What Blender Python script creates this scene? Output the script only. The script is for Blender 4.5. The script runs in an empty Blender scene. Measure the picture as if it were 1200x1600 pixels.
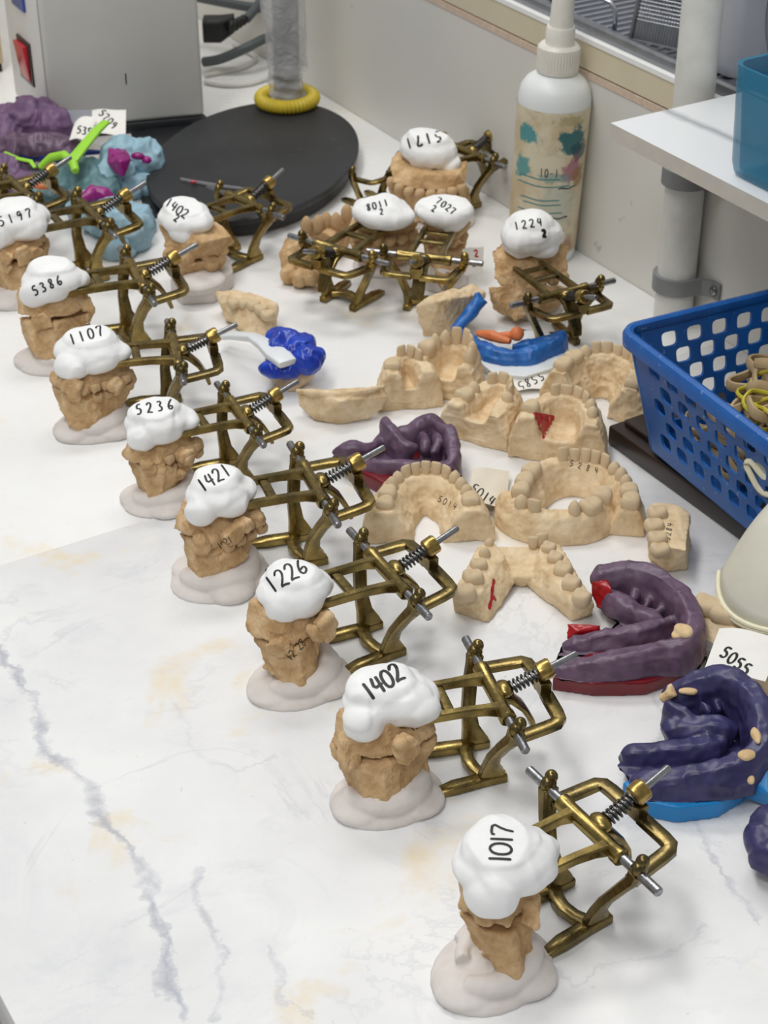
import bpy, bmesh, math, random
import numpy as np
from mathutils import Vector, Matrix, Euler
from mathutils.bvhtree import BVHTree

# ------------------------------------------------------------------ camera, world, lights
sc = bpy.context.scene
COL = sc.collection
FPX, PITCH, ROLL, CAMH = 2741.2, 0.5799, -0.0036, 0.7112      # calibrated for a 1200x1600 frame
FW = np.array([0, math.cos(PITCH), -math.sin(PITCH)])
_r = np.array([1., 0, 0]); _u = np.cross(_r, FW)
RT = _r * math.cos(ROLL) + _u * math.sin(ROLL)
UP = -_r * math.sin(ROLL) + _u * math.cos(ROLL)
CAM = np.array([0, 0, CAMH])

cam = bpy.data.cameras.new('camera')
co = bpy.data.objects.new('camera', cam); COL.objects.link(co)
cam.sensor_fit = 'VERTICAL'; cam.sensor_height = 24.0; cam.sensor_width = 18.0
cam.lens = FPX / 1600 * 24.0
cam.clip_start = 0.02; cam.clip_end = 20
co.matrix_world = Matrix(((RT[0], UP[0], -FW[0], CAM[0]), (RT[1], UP[1], -FW[1], CAM[1]), (RT[2], UP[2], -FW[2], CAM[2]), (0, 0, 0, 1)))
cam.dof.use_dof = True; cam.dof.focus_distance = 1.05; cam.dof.aperture_fstop = 14.0
sc.camera = co

world = bpy.data.worlds.new('room_light'); sc.world = world; world.use_nodes = True
world.node_tree.nodes['Background'].inputs[0].default_value = (0.93, 0.97, 1.0, 1)
world.node_tree.nodes['Background'].inputs[1].default_value = 0.30

def area(name, loc, target, sx, sy, power, color=(1, 1, 1)):
    l = bpy.data.lights.new(name, 'AREA'); l.shape = 'RECTANGLE'; l.size = sx; l.size_y = sy
    l.energy = power; l.color = color
    o = bpy.data.objects.new(name, l); COL.objects.link(o); o.location = loc
    o.rotation_euler = (Vector(target) - Vector(loc)).to_track_quat('-Z', 'Y').to_euler()
    return o
area('ceiling_panel_light', (-0.60, 0.95, 2.1), (-0.3, 0.95, 0), 1.2, 0.35, 17.5, (1, 0.985, 0.96))
area('ceiling_panel_light', (-0.10, 2.15, 2.1), (0.0, 1.5, 0), 1.2, 0.35, 15.5, (1, 0.985, 0.96))
area('ceiling_panel_light', (-0.45, -0.45, 2.1), (0.0, 0.4, 0), 1.2, 0.35, 16, (1, 0.985, 0.96))

vs = sc.view_settings
vs.view_transform = 'Standard'; vs.look = 'None'; vs.exposure = -0.06; vs.gamma = 1.0
vs.use_curve_mapping = False

# ------------------------------------------------------------------ placing helpers
def at(px, py, z=0.0):
    d = FW * FPX + RT * (px - 600) + UP * (800 - py)
    t = (z - CAM[2]) / d[2]
    return CAM + d * t
WA = at(473.7, 128); _b = at(1024, 465)
DV = (_b - WA) / np.linalg.norm(_b - WA); NV = np.array([-DV[1], DV[0], 0.])
WYAW = math.atan2(DV[1], DV[0])
def wf(d, n, z=0.0):
    return WA + DV * d + NV * n + np.array([0, 0, z])

# ------------------------------------------------------------------ numpy noise
def _hash(i, j, k, s):
    n = (i * 374761393 + j * 668265263 + k * 2147483647 + s * 974634777) & 0xFFFFFFFF
    n = ((n ^ (n >> 13)) * 1274126177) & 0xFFFFFFFF
    n = ((n ^ (n >> 16)) * 2246822519) & 0xFFFFFFFF
    return (((n ^ (n >> 15)) & 0xFFFF) / 32767.5) - 1.0
def vnoise(P, freq, seed=0):
    Q = np.asarray(P) * freq + 137.31
    I = np.floor(Q).astype(np.int64); f = Q - I; f = f * f * (3 - 2 * f)
    r = 0
    for a in (0, 1):
        for b in (0, 1):
            for c in (0, 1):
                w = (f[:, 0] if a else 1 - f[:, 0]) * (f[:, 1] if b else 1 - f[:, 1]) * (f[:, 2] if c else 1 - f[:, 2])
                r = r + w * _hash(I[:, 0] + a, I[:, 1] + b, I[:, 2] + c, seed)
    return r

# ------------------------------------------------------------------ mesh builder
def _v(a): return np.array(a, float)
class MB:
    def __init__(s): s.v = []; s.f = []
    def add(s, vs_, fs):
        o = len(s.v); s.v += [tuple(map(float, p)) for p in vs_]; s.f += [tuple(i + o for i in f) for f in fs]; return s
    def box(s, c, size, rz=0, taper=1.0, rot=None):
        x, y, z = [k / 2 for k in size]
        P = [(-x, -y, -z), (x, -y, -z), (x, y, -z), (-x, y, -z), (-x * taper, -y * taper, z), (x * taper, -y * taper, z), (x * taper, y * taper, z), (-x * taper, y * taper, z)]
        R = Matrix.Rotation(rz, 3, 'Z') if rot is None else Euler(rot).to_matrix()
        return s.add([R @ Vector(p) + Vector(c) for p in P], [(3, 2, 1, 0), (4, 5, 6, 7), (0, 1, 5, 4), (1, 2, 6, 5), (2, 3, 7, 6), (3, 0, 4, 7)])
    def rings(s, R, cap0=True, cap1=True, closed=False):
        n = len(R[0]); m = len(R); V = [p for r in R for p in r]; F = []
        for i in range(m if closed else m - 1):
            a = i * n; b = ((i + 1) % m) * n
            for j in range(n):
                k = (j + 1) % n; F.append((a + j, a + k, b + k, b + j))
        if not closed:
            if cap0: F.append(tuple(range(n - 1, -1, -1)))
            if cap1: F.append(tuple((m - 1) * n + j for j in range(n)))
        return s.add(V, F)
    def sweep(s, path, secs, up=(0, 0, 1), closed=False, caps=True):
        """path: points; secs: one polygon [(side, up)] or one per point"""
        path = [_v(p) for p in path]; m = len(path); R = []
        one = not hasattr(secs[0][0], '__len__')
        for i, p in enumerate(path):
            if closed: t = path[(i + 1) % m] - path[i - 1]
            else: t = path[min(i + 1, m - 1)] - path[max(i - 1, 0)]
            t = t / (np.linalg.norm(t) + 1e-12); u = _v(up)
            sd = np.cross(u, t)
            if np.linalg.norm(sd) < 1e-4: sd = np.cross(_v((1, 0, 0)), t)
            sd /= np.linalg.norm(sd); uu = np.cross(t, sd)
            sec = secs if one else secs[i]
            R.append([p + sd * a + uu * b for a, b in sec])
        return s.rings(R, caps, caps, closed)
    def tube(s, path, r, n=10, closed=False, sq=1.0, up=(0, 0, 1)):
        m = len(path)
        rr = [r] * m if not hasattr(r, '__len__') else r
        secs = [[(math.cos(2 * math.pi * k / n) * q, math.sin(2 * math.pi * k / n) * q * sq) for k in range(n)] for q in rr]
        return s.sweep(path, secs, up, closed)
    def cyl(s, a, b, r, n=16, r2=None):
        return s.tube([a, b], [r, r if r2 is None else r2], n)
    def lathe(s, prof, c=(0, 0, 0), n=32, axis=None):
        R = []
        M = Matrix.Identity(3) if axis is None else Vector((0, 0, 1)).rotation_difference(Vector(axis)).to_matrix()
        for r, z in prof:
            R.append([M @ Vector((r * math.cos(2 * math.pi * k / n), r * math.sin(2 * math.pi * k / n), z)) + Vector(c) for k in range(n)])
        return s.rings(R)
    def ell(s, c, r, rz=0, n=14, m=9, rot=None):
        M = Matrix.Rotation(rz, 3, 'Z') if rot is None else Euler(rot).to_matrix()
        R = []
        for i in range(m):
            ph = -math.pi / 2 + math.pi * (i + 0.5) / m
            R.append([M @ Vector((r[0] * math.cos(ph) * math.cos(2 * math.pi * k / n), r[1] * math.cos(ph) * math.sin(2 * math.pi * k / n), r[2] * math.sin(ph))) + Vector(c) for k in range(n)])
        return s.rings(R)
    def hull(s, pts):
        bm = bmesh.new()
        for p in pts: bm.verts.new(p)
        bmesh.ops.convex_hull(bm, input=bm.verts)
        bm.verts.index_update()
        bm.verts.ensure_lookup_table()
        V = [tuple(v.co) for v in bm.verts]; F = [tuple(v.index for v in f.verts) for f in bm.faces]
        bm.free()
        return s.add(V, F)
    def prism(s, poly, z0, z1, taper=1.0, c=None):
        c = c or (sum(p[0] for p in poly) / len(poly), sum(p[1] for p in poly) / len(poly))
        return s.rings([[(c[0] + (x - c[0]) * taper, c[1] + (y - c[1]) * taper, z0) for x, y in poly], [(x, y, z1) for x, y in poly]])
    def grid(s, f, nu, nv):
        V = [f(i / nu, j / nv) for i in range(nu + 1) for j in range(nv + 1)]
        F = [(i * (nv + 1) + j, (i + 1) * (nv + 1) + j, (i + 1) * (nv + 1) + j + 1, i * (nv + 1) + j + 1) for i in range(nu) for j in range(nv)]
        return s.add(V, F)
    def sheet(s, f, nu, nv, th):
        """thin solid sheet: f(u,v)->point, thickness th along z"""
        T = [[_v(f(i / nu, j / nv)) for j in range(nv + 1)] for i in range(nu + 1)]
        o = len(s.v); W = nv + 1; N = (nu + 1) * W
        V = [p for r in T for p in r] + [p - _v((0, 0, th)) for r in T for p in r]; F = []
        for i in range(nu):
            for j in range(nv):
                a = i * W + j; q = (a, a + W, a + W + 1, a + 1); F.append(q); F.append(tuple(N + k for k in reversed(q)))
        for i in range(nu):
            a = i * W; F.append((a, N + a, N + a + W, a + W)); a += nv; F.append((a + W, N + a + W, N + a, a))
        for j in range(nv):
            F.append((j + 1, N + j + 1, N + j, j)); a = nu * W + j; F.append((a, N + a, N + a + 1, a + 1))
        return s.add(V, F)
    def xform(s, M):
        s.v = [tuple(M @ Vector(p)) for p in s.v]; return s

def mkmesh(name, V, F, mat, smooth=True, fixn=True):
    me = bpy.data.meshes.new(name); me.from_pydata(V, [], F)
    if fixn:
        bm = bmesh.new(); bm.from_mesh(me); bmesh.ops.recalc_face_normals(bm, faces=bm.faces); bm.to_mesh(me); bm.free()
    if mat: me.materials.append(mat)
    if smooth: me.polygons.foreach_set('use_smooth', [True] * len(me.polygons))
    me.update(); return me
def link(name, me, parent=None):
    o = bpy.data.objects.new(name, me); COL.objects.link(o)
    if parent is not None: o.parent = parent
    return o
def bev(o, w, seg=2, ang=30):
    b = o.modifiers.new('bevel', 'BEVEL'); b.width = w; b.segments = seg; b.limit_method = 'ANGLE'; b.angle_limit = math.radians(ang); b.harden_normals = False
    return o
def autosmooth(me, ang=35):
    """mark sharp edges so that smooth shading keeps crisp corners"""
    bm = bmesh.new(); bm.from_mesh(me)
    for e in bm.edges:
        if len(e.link_faces) == 2 and e.calc_face_angle(0) > math.radians(ang): e.smooth = False
    bm.to_mesh(me); bm.free()
def obj(name, mb, mat, parent=None, smooth=True, bevel=0, seg=2):
    me = mkmesh(name, mb.v, mb.f, mat, smooth)
    if smooth and not bevel: autosmooth(me)
    o = link(name, me, parent)
    if bevel: bev(o, bevel, seg)
    return o
def tag(o, label, cat, group=None, kind=None):
    o['label'] = label; o['category'] = cat
    if group: o['group'] = group
    if kind: o['kind'] = kind
    return o
def thing(name, label, cat, loc=(0, 0, 0), rz=0, group=None, rot=None, scale=1.0):
    o = bpy.data.objects.new(name, None); COL.objects.link(o); o.empty_display_size = 0.01
    o.location = [float(k) for k in loc]; o.rotation_euler = rot if rot else (0, 0, rz); o.scale = (scale,) * 3
    return tag(o, label, cat, group)
def struct(name, mb, mat, bevel=0, smooth=False):
    o = obj(name, mb, mat, None, smooth or bevel > 0, bevel); o['kind'] = 'structure'; return o

def fuse(name, mb, mat, parent=None, vox=0.0012, smooth=4, noise=(), fn=None, seed=0, zmin=None):
    """melt the shapes of MB into one organic solid, then roughen it along its normals"""
    me = mkmesh('raw', mb.v, mb.f, None, False)
    t = link('raw', me)
    m = t.modifiers.new('r', 'REMESH'); m.mode = 'VOXEL'; m.voxel_size = vox
    if smooth:
        q = t.modifiers.new('s', 'SMOOTH'); q.iterations = smooth; q.factor = 0.5
    dg = bpy.context.evaluated_depsgraph_get()
    out = bpy.data.meshes.new_from_object(t.evaluated_get(dg))
    bpy.data.objects.remove(t); bpy.data.meshes.remove(me)
    n = len(out.vertices)
    P = np.empty(n * 3); out.vertices.foreach_get('co', P); P = P.reshape(-1, 3)
    N = np.empty(n * 3); out.vertices.foreach_get('normal', N); N = N.reshape(-1, 3)
    D = np.zeros(n)
    for k, (amp, freq, kind) in enumerate(noise):
        q = vnoise(P, freq, seed * 17 + k)
        if kind == 'ridge': q = 1 - 2 * np.abs(q)
        elif kind == 'step': q = np.tanh(q * 5)
        elif kind == 'billow': q = 2 * np.abs(q) - 0.6
        D += amp * q
    P2 = P + N * D[:, None]
    if fn is not None: P2 = fn(P2, N)
    if zmin is not None: P2[:, 2] = np.maximum(P2[:, 2], zmin)
    out.vertices.foreach_set('co', P2.ravel())
    out.name = name
    out.materials.clear(); out.materials.append(mat)
    out.polygons.foreach_set('use_smooth', [True] * len(out.polygons)); out.update()
    return link(name, out, parent)

# ------------------------------------------------------------------ materials
def lin(r, g, b):
    f = lambda c: (c / 255) / 12.92 if c <= 10 else ((c / 255 + 0.055) / 1.055) ** 2.4
    return (f(r), f(g), f(b), 1)
class NT:
    def __init__(s, name):
        s.m = bpy.data.materials.new(name); s.m.use_nodes = True; s.t = s.m.node_tree
        s.b = s.t.nodes['Principled BSDF']; s.tc = s.t.nodes.new('ShaderNodeTexCoord')
    def n(s, typ, **k):
        q = s.t.nodes.new(typ)
        for a, b in k.items(): setattr(q, a, b)
        return q
    def l(s, a, b): s.t.links.new(a, b)
    def noise(s, scale, detail=4, rough=0.55, vec=None, dist=0):
        q = s.n('ShaderNodeTexNoise'); q.inputs['Scale'].default_value = scale; q.inputs['Detail'].default_value = detail
        q.inputs['Roughness'].default_value = rough; q.inputs['Distortion'].default_value = dist
        s.l(vec or s.tc.outputs['Object'], q.inputs['Vector']); return q.outputs['Fac']
    def ramp(s, fac, stops):
        q = s.n('ShaderNodeValToRGB'); e = q.color_ramp.elements
        while len(e) < len(stops): e.new(0.5)
        for i, (p, c) in enumerate(stops): e[i].position = p; e[i].color = c
        s.l(fac, q.inputs[0]); return q.outputs[0]
    def mix(s, fac, a, b, mode='MIX'):
        q = s.n('ShaderNodeMix', data_type='RGBA', blend_type=mode)
        for i, v in ((0, fac), (6, a), (7, b)):
            if hasattr(v, 'is_linked') or hasattr(v, 'links'): s.l(v, q.inputs[i])
            else: q.inputs[i].default_value = v
        return q.outputs[2]
    def math(s, op, a, b=0.0, clamp=False):
        q = s.n('ShaderNodeMath', operation=op, use_clamp=clamp)
        for i, v in ((0, a), (1, b)):
            if hasattr(v, 'links'): s.l(v, q.inputs[i])
            else: q.inputs[i].default_value = v
        return q.outputs[0]
    def bump(s, h, strength=0.3, dist=0.001):
        q = s.n('ShaderNodeBump'); q.inputs['Strength'].default_value = strength; q.inputs['Distance'].default_value = dist
        s.l(h, q.inputs['Height']); s.l(q.outputs[0], s.b.inputs['Normal'])
    def set(s, **k):
        for a, v in k.items():
            i = s.b.inputs[{'color': 'Base Color', 'rough': 'Roughness', 'metal': 'Metallic', 'trans': 'Transmission Weight', 'sss': 'Subsurface Weight', 'alpha': 'Alpha', 'ior': 'IOR', 'spec': 'Specular IOR Level', 'coat': 'Coat Weight'}[a]]
            if hasattr(v, 'links'): s.l(v, i)
            else: i.default_value = v
        return s
def plain(name, col, rough=0.5, var=0.12, scale=120, metal=0, bump=0.1, bd=0.0006, **k):
    t = NT(name); f = t.noise(scale, 5)
    d = tuple(c * (1 - var) for c in col[:3]) + (1,); e = tuple(min(1, c * (1 + var)) for c in col[:3]) + (1,)
    t.set(color=t.ramp(f, [(0.3, d), (0.7, e)]), rough=rough, metal=metal, **k)
    if bump: t.bump(t.noise(scale * 4, 4), bump, bd)
    return t.m

def stone(name, base, dark, pale, fleck=True):
    t = NT(name)
    c = t.ramp(t.noise(70, 6, 0.6), [(0.32, dark), (0.5, base), (0.72, pale)])
    if fleck:
        f = t.ramp(t.noise(420, 3, 0.6), [(0.62, (0, 0, 0, 1)), (0.72, (1, 1, 1, 1))])
        c = t.mix(t.math('MULTIPLY', f, 0.35), c, pale)
    ge = t.n('ShaderNodeNewGeometry'); c = t.mix(t.ramp(ge.outputs['Pointiness'], [(0.52, (0, 0, 0, 1)), (0.62, (0.6,) * 3 + (1,))]), c, pale)
    t.set(color=c, rough=0.72, spec=0.3)
    h = t.math('ADD', t.math('MULTIPLY', t.noise(160, 6, 0.65), 1.0), t.math('MULTIPLY', t.noise(900, 3), 0.25))
    t.bump(h, 0.45, 0.0014); return t.m
M = {}
M['stone'] = stone('tan_die_stone', lin(198, 164, 120), lin(172, 136, 92), lin(222, 192, 152))
M['stone_pale'] = stone('pale_die_stone', lin(222, 198, 160), lin(202, 172, 130), lin(236, 216, 184), False)
def plaster(name, c, d):
    t = NT(name); t.set(color=t.ramp(t.noise(60, 5), [(0.3, d), (0.62, c)]), rough=0.62, spec=0.35)
    t.bump(t.math('ADD', t.noise(90, 4), t.math('MULTIPLY', t.noise(600, 3), 0.2)), 0.18, 0.0015); return t.m
M['cap'] = plaster('white_mounting_plaster', lin(246, 246, 245), lin(238, 238, 237))
M['base'] = plaster('greyish_base_plaster', lin(226, 220, 215), lin(215, 207, 201))
t = NT('patinated_brass')
oi = t.n('ShaderNodeObjectInfo')
f = t.noise(60, 4, 0.55); g = t.noise(300, 3)
c = t.ramp(f, [(0.26, lin(84, 72, 46)), (0.50, lin(140, 121, 72)), (0.78, lin(188, 163, 96))])
c = t.mix(t.math('MULTIPLY', oi.outputs['Random'], 0.55), c, lin(92, 84, 64))
t.set(color=c, metal=1.0, rough=t.ramp(g, [(0.3, (0.22,) * 3 + (1,)), (0.7, (0.36,) * 3 + (1,))]))
t.bump(t.math('ADD', f, t.math('MULTIPLY', g, 0.25)), 0.10, 0.0010); M['brass'] = t.m
t = NT('bright_brass'); f = t.noise(200, 4)
t.set(color=t.ramp(f, [(0.35, lin(142, 118, 64)), (0.65, lin(188, 160, 94))]), metal=0.95, rough=0.28); t.bump(f, 0.15, 0.0008); M['brass2'] = t.m
M['steel'] = plain('worn_steel', lin(150, 150, 152), 0.3, 0.25, 260, 0.95, 0.15)
M['steel_dark'] = plain('dark_spring_steel', lin(96, 94, 92), 0.32, 0.2, 260, 0.95, 0.1)
M['ink'] = plain('black_marker_ink', lin(18, 18, 22), 0.5, 0.1, 100, 0, 0)
M['ink_thin'] = plain('grey_pencil_ink', lin(58, 50, 44), 0.6, 0.1, 100, 0, 0)
M['ink_red'] = plain('red_marker_ink', lin(190, 30, 40), 0.5, 0.1, 100, 0, 0)
M['paper'] = plain('white_label_paper', lin(238, 236, 230), 0.8, 0.03, 60, 0, 0.1)
M['paper_cream'] = plain('cream_label_paper', lin(226, 218, 200), 0.8, 0.04, 60, 0, 0.1)
def silicone(name, c, d, rough=0.42, spot=None, amount=0.6):
    t = NT(name); k = t.ramp(t.noise(80, 5), [(0.35, d), (0.65, c)])
    if spot:
        s_ = t.ramp(t.noise(75, 7, 0.7, dist=0.6), [(amount, (0, 0, 0, 1)), (amount + 0.04, (1, 1, 1, 1))])
        k = t.mix(s_, k, spot)
    t.set(color=k, rough=rough); t.bump(t.noise(140, 5), 0.3, 0.001); return t.m
M['purple'] = silicone('plum_impression_silicone', lin(110, 86, 108), lin(88, 66, 88), 0.4, lin(176, 160, 158), 0.68)
M['indigo'] = silicone('indigo_impression_silicone', lin(62, 58, 104), lin(48, 46, 84), 0.36, lin(206, 180, 140), 0.72)
M['purple2'] = silicone('mauve_impression_silicone', lin(128, 96, 130), lin(104, 78, 112), 0.5)
M['redtray'] = plain('dark_red_tray_wax', lin(128, 22, 34), 0.22, 0.2, 60, 0, 0.1, trans=0.25)
M['redwax'] = plain('bright_red_wax', lin(176, 22, 30), 0.25, 0.2, 60, 0, 0.15, trans=0.2)
M['bluetray'] = plain('bright_blue_tray_plastic', lin(18, 128, 196), 0.4, 0.06, 60, 0, 0.05)
M['royal'] = silicone('royal_blue_impression_silicone', lin(32, 72, 190), lin(20, 50, 160), 0.28, lin(150, 170, 215), 0.72)
M['midblue'] = silicone('mid_blue_impression_putty', lin(40, 112, 190), lin(26, 88, 166), 0.4, lin(190, 150, 120), 0.73)
M['orange'] = silicone('orange_impression_putty', lin(222, 130, 76), lin(206, 108, 58), 0.5)
M['teal'] = silicone('grey_teal_impression_silicone', lin(112, 148, 152), lin(88, 122, 130), 0.5, lin(160, 185, 180), 0.66)
M['ltblue'] = silicone('pale_blue_impression_putty', lin(164, 196, 210), lin(138, 174, 190), 0.6)
M['magenta'] = silicone('magenta_wash_silicone', lin(160, 28, 130), lin(126, 16, 100), 0.3)
M['lime'] = plain('lime_green_tray_plastic', lin(158, 220, 60), 0.4, 0.05, 60, 0, 0.03)
M['wht_plastic'] = plain('white_tray_plastic', lin(226, 230, 232), 0.35, 0.03, 60, 0, 0.03)
M['clear'] = plain('clear_tray_plastic', lin(215, 215, 222), 0.15, 0.03, 60, 0, 0.2, trans=0.75)
M['residue'] = stone('stone_residue', lin(222, 192, 146), lin(204, 170, 124), lin(236, 214, 176), False)
M['redspot'] = plain('red_blockout_wax', lin(172, 24, 40), 0.35, 0.15, 150, 0, 0.2)
t = NT('blue_basket_plastic')
s_ = t.ramp(t.noise(210, 3, 0.75), [(0.655, (0, 0, 0, 1)), (0.68, (1, 1, 1, 1))])
t.set(color=t.mix(t.math('MULTIPLY', s_, 0.45), t.ramp(t.noise(40, 3), [(0.3, lin(22, 84, 160)), (0.7, lin(30, 100, 178))]), lin(170, 195, 220)), rough=0.36); M['basket'] = t.m
t = NT('dark_stained_wood')
s_ = t.ramp(t.noise(260, 4, 0.7), [(0.69, (0, 0, 0, 1)), (0.72, (1, 1, 1, 1))])
mp = t.n('ShaderNodeMapping'); mp.inputs['Scale'].default_value = (14, 120, 120); t.l(t.tc.outputs['Object'], mp.inputs[0])
w = t.noise(1.0, 5, 0.6, mp.outputs[0])
t.set(color=t.mix(t.math('MULTIPLY', s_, 0.3), t.ramp(w, [(0.3, lin(28, 19, 17)), (0.7, lin(46, 32, 28))]), lin(120, 108, 100)), rough=0.33); M['wood'] = t.m
M['rubber'] = plain('tan_rubber_band', lin(192, 168, 128), 0.6, 0.12, 90, 0, 0.1)
M['yellow_band'] = plain('yellow_rubber_band', lin(206, 196, 62), 0.5, 0.1, 90, 0, 0.05)
t = NT('cream_latex'); t.set(color=t.ramp(t.noise(30, 4), [(0.3, lin(214, 212, 198)), (0.7, lin(228, 225, 208))]), rough=0.5, trans=0.12); t.bump(t.noise(70, 3), 0.1, 0.002); M['latex'] = t.m
M['latex_rim'] = plain('cream_latex_rim', lin(232, 226, 196), 0.5, 0.04, 60, 0, 0.03)
M['cloth_dark'] = plain('dark_grey_cloth', lin(70, 72, 78), 0.9, 0.25, 500, 0, 0.5)
M['black'] = plain('black_rubber_base', lin(38, 39, 42), 0.5, 0.18, 60, 0, 0.08)
M['disc'] = None
t = NT('scuffed_black_plate')
s_ = t.ramp(t.noise(120, 3, 0.75), [(0.655, (0, 0, 0, 1)), (0.68, (1, 1, 1, 1))])
t.set(color=t.mix(t.math('MULTIPLY', s_, 0.25), t.ramp(t.noise(14, 4), [(0.3, lin(33, 34, 37)), (0.7, lin(46, 47, 50))]), lin(130, 130, 132)), rough=0.55); M['disc'] = t.m
M['machine'] = plain('off_white_enamel', lin(206, 205, 200), 0.45, 0.03, 12, 0, 0.03)
M['machine_lt'] = plain('pale_enamel_front', lin(226, 223, 218), 0.45, 0.03, 12, 0, 0.03)
M['switch_red'] = plain('red_rocker_plastic', lin(190, 36, 48), 0.25, 0.1, 60, 0, 0)
M['switch_blue'] = plain('blue_rocker_plastic', lin(52, 74, 150), 0.3, 0.1, 60, 0, 0)
M['dark'] = plain('dark_switch_frame', lin(48, 44, 42), 0.4, 0.1, 60, 0, 0)
M['ring'] = plain('yellow_ribbed_rubber', lin(206, 182, 52), 0.45, 0.08, 60, 0, 0.05)
t = NT('clear_plastic_wrap'); t.set(color=lin(226, 226, 226), rough=0.22, alpha=0.42, ior=1.4); t.bump(t.noise(55, 5, dist=1.5), 0.8, 0.006); M['wrap'] = t.m
M['pole_grey'] = plain('grey_metal_pole', lin(120, 122, 126), 0.35, 0.12, 50, 0.6, 0.05)
M['cable'] = plain('dark_grey_cable', lin(82, 88, 90), 0.5, 0.08, 60, 0, 0)
M['plug'] = plain('black_plug', lin(28, 29, 30), 0.5, 0.1, 60, 0, 0)
M['cable_white'] = plain('white_cable', lin(214, 212, 206), 0.5, 0.05, 60, 0, 0)
M['beige'] = plain('beige_plywood', lin(206, 186, 148), 0.6, 0.06, 25, 0, 0.03)
t = NT('painted_grey_panel')
mk = t.ramp(t.noise(38, 3, 0.7), [(0.715, (0, 0, 0, 1)), (0.74, (1, 1, 1, 1))])
t.set(color=t.mix(t.math('MULTIPLY', mk, 0.35), t.ramp(t.noise(5, 5), [(0.3, lin(214, 212, 206)), (0.7, lin(222, 220, 213))]), lin(120, 116, 110)), rough=0.5); M['panel'] = t.m
M['chip'] = plain('raw_chipped_edge', lin(214, 192, 172), 0.85, 0.12, 220, 0, 0.5, 0.002)
M['cream'] = plain('cream_sill_laminate', lin(214, 203, 176), 0.4, 0.04, 20, 0, 0.02)
M['white_edge'] = plain('white_sill_edge', lin(240, 240, 238), 0.35, 0.02, 20, 0, 0)
M['groove'] = plain('dark_groove', lin(60, 48, 40), 0.8, 0.1, 40, 0, 0)
M['pipe'] = plain('white_painted_pipe', lin(216, 216, 210), 0.4, 0.06, 60, 0, 0.06)
M['pipe_top'] = plain('pale_grime_pipe', lin(206, 212, 206), 0.4, 0.1, 90, 0, 0.06)
M['clip'] = plain('grey_plastic_clip', lin(128, 130, 131), 0.45, 0.06, 60, 0, 0.05)
M['chrome'] = plain('chrome_wire', lin(190, 192, 196), 0.2, 0.08, 60, 1.0, 0)
M['mesh'] = plain('grey_steel_mesh', lin(150, 152, 156), 0.35, 0.12, 90, 0.9, 0.05)
M['pack_blue'] = plain('dark_blue_packet', lin(30, 40, 110), 0.25, 0.3, 30, 0, 0.2)
M['pack_yellow'] = plain('yellow_packet_print', lin(214, 170, 40), 0.3, 0.1, 30, 0, 0)
M['lilac'] = plain('pale_lilac_panel', lin(196, 198, 206), 0.5, 0.03, 12, 0, 0.02)
t = NT('translucent_teal_plastic')
t.set(color=lin(40, 134, 170), rough=0.25, alpha=0.55, ior=1.4); t.bump(t.noise(60, 3), 0.1, 0.002); M['tealbox'] = t.m
M['boxin'] = plain('dark_blue_contents', lin(46, 62, 120), 0.5, 0.3, 50, 0, 0.3)
t = NT('marble_shelf_laminate')
nz = t.noise(6, 5, 0.6); sx = t.n('ShaderNodeSeparateXYZ'); t.l(t.tc.outputs['Object'], sx.inputs[0])
e = t.math('ABSOLUTE', t.math('SUBTRACT', t.math('ADD', t.math('ADD', sx.outputs[1], t.math('MULTIPLY', sx.outputs[0], -0.06)), t.math('MULTIPLY', nz, 0.03)), 0.0680))
vn = t.ramp(e, [(0.0022, (1, 1, 1, 1)), (0.0055, (0, 0, 0, 1))])
t.set(color=t.mix(t.math('MULTIPLY', vn, 0.8), lin(232, 234, 235), lin(150, 154, 158)), rough=0.25); M['shelf'] = t.m
M['shelf_edge'] = plain('cut_board_edge', lin(200, 194, 184), 0.6, 0.05, 60, 0, 0.1)
# floor
M['floor'] = plain('pale_floor_tile', lin(205, 200, 198), 0.4, 0.04, 4, 0, 0)
# bottle
t = NT('frosted_white_plastic'); t.set(color=lin(226, 229, 228), rough=0.4, sss=0.15); M['bottle'] = t.m
t.b.inputs['Subsurface Radius'].default_value = (0.01, 0.01, 0.01)
M['pump'] = plain('ivory_pump_plastic', lin(226, 222, 212), 0.4, 0.05, 90, 0, 0.04)
t = NT('stained_bottle_label')
s1 = t.ramp(t.noise(26, 6, 0.65), [(0.46, (0, 0, 0, 1)), (0.60, (1, 1, 1, 1))])
s2 = t.ramp(t.noise(60, 6, 0.7, dist=1.0), [(0.55, (0, 0, 0, 1)), (0.66, (1, 1, 1, 1))])
c = t.mix(t.math('MULTIPLY', s1, 0.7), lin(216, 206, 180), lin(190, 168, 128))
c = t.mix(t.math('MULTIPLY', s2, 0.35), c, lin(150, 150, 120))
bcd = math.atan2(-at(845, 398, 0)[1], -at(845, 398, 0)[0])
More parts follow.
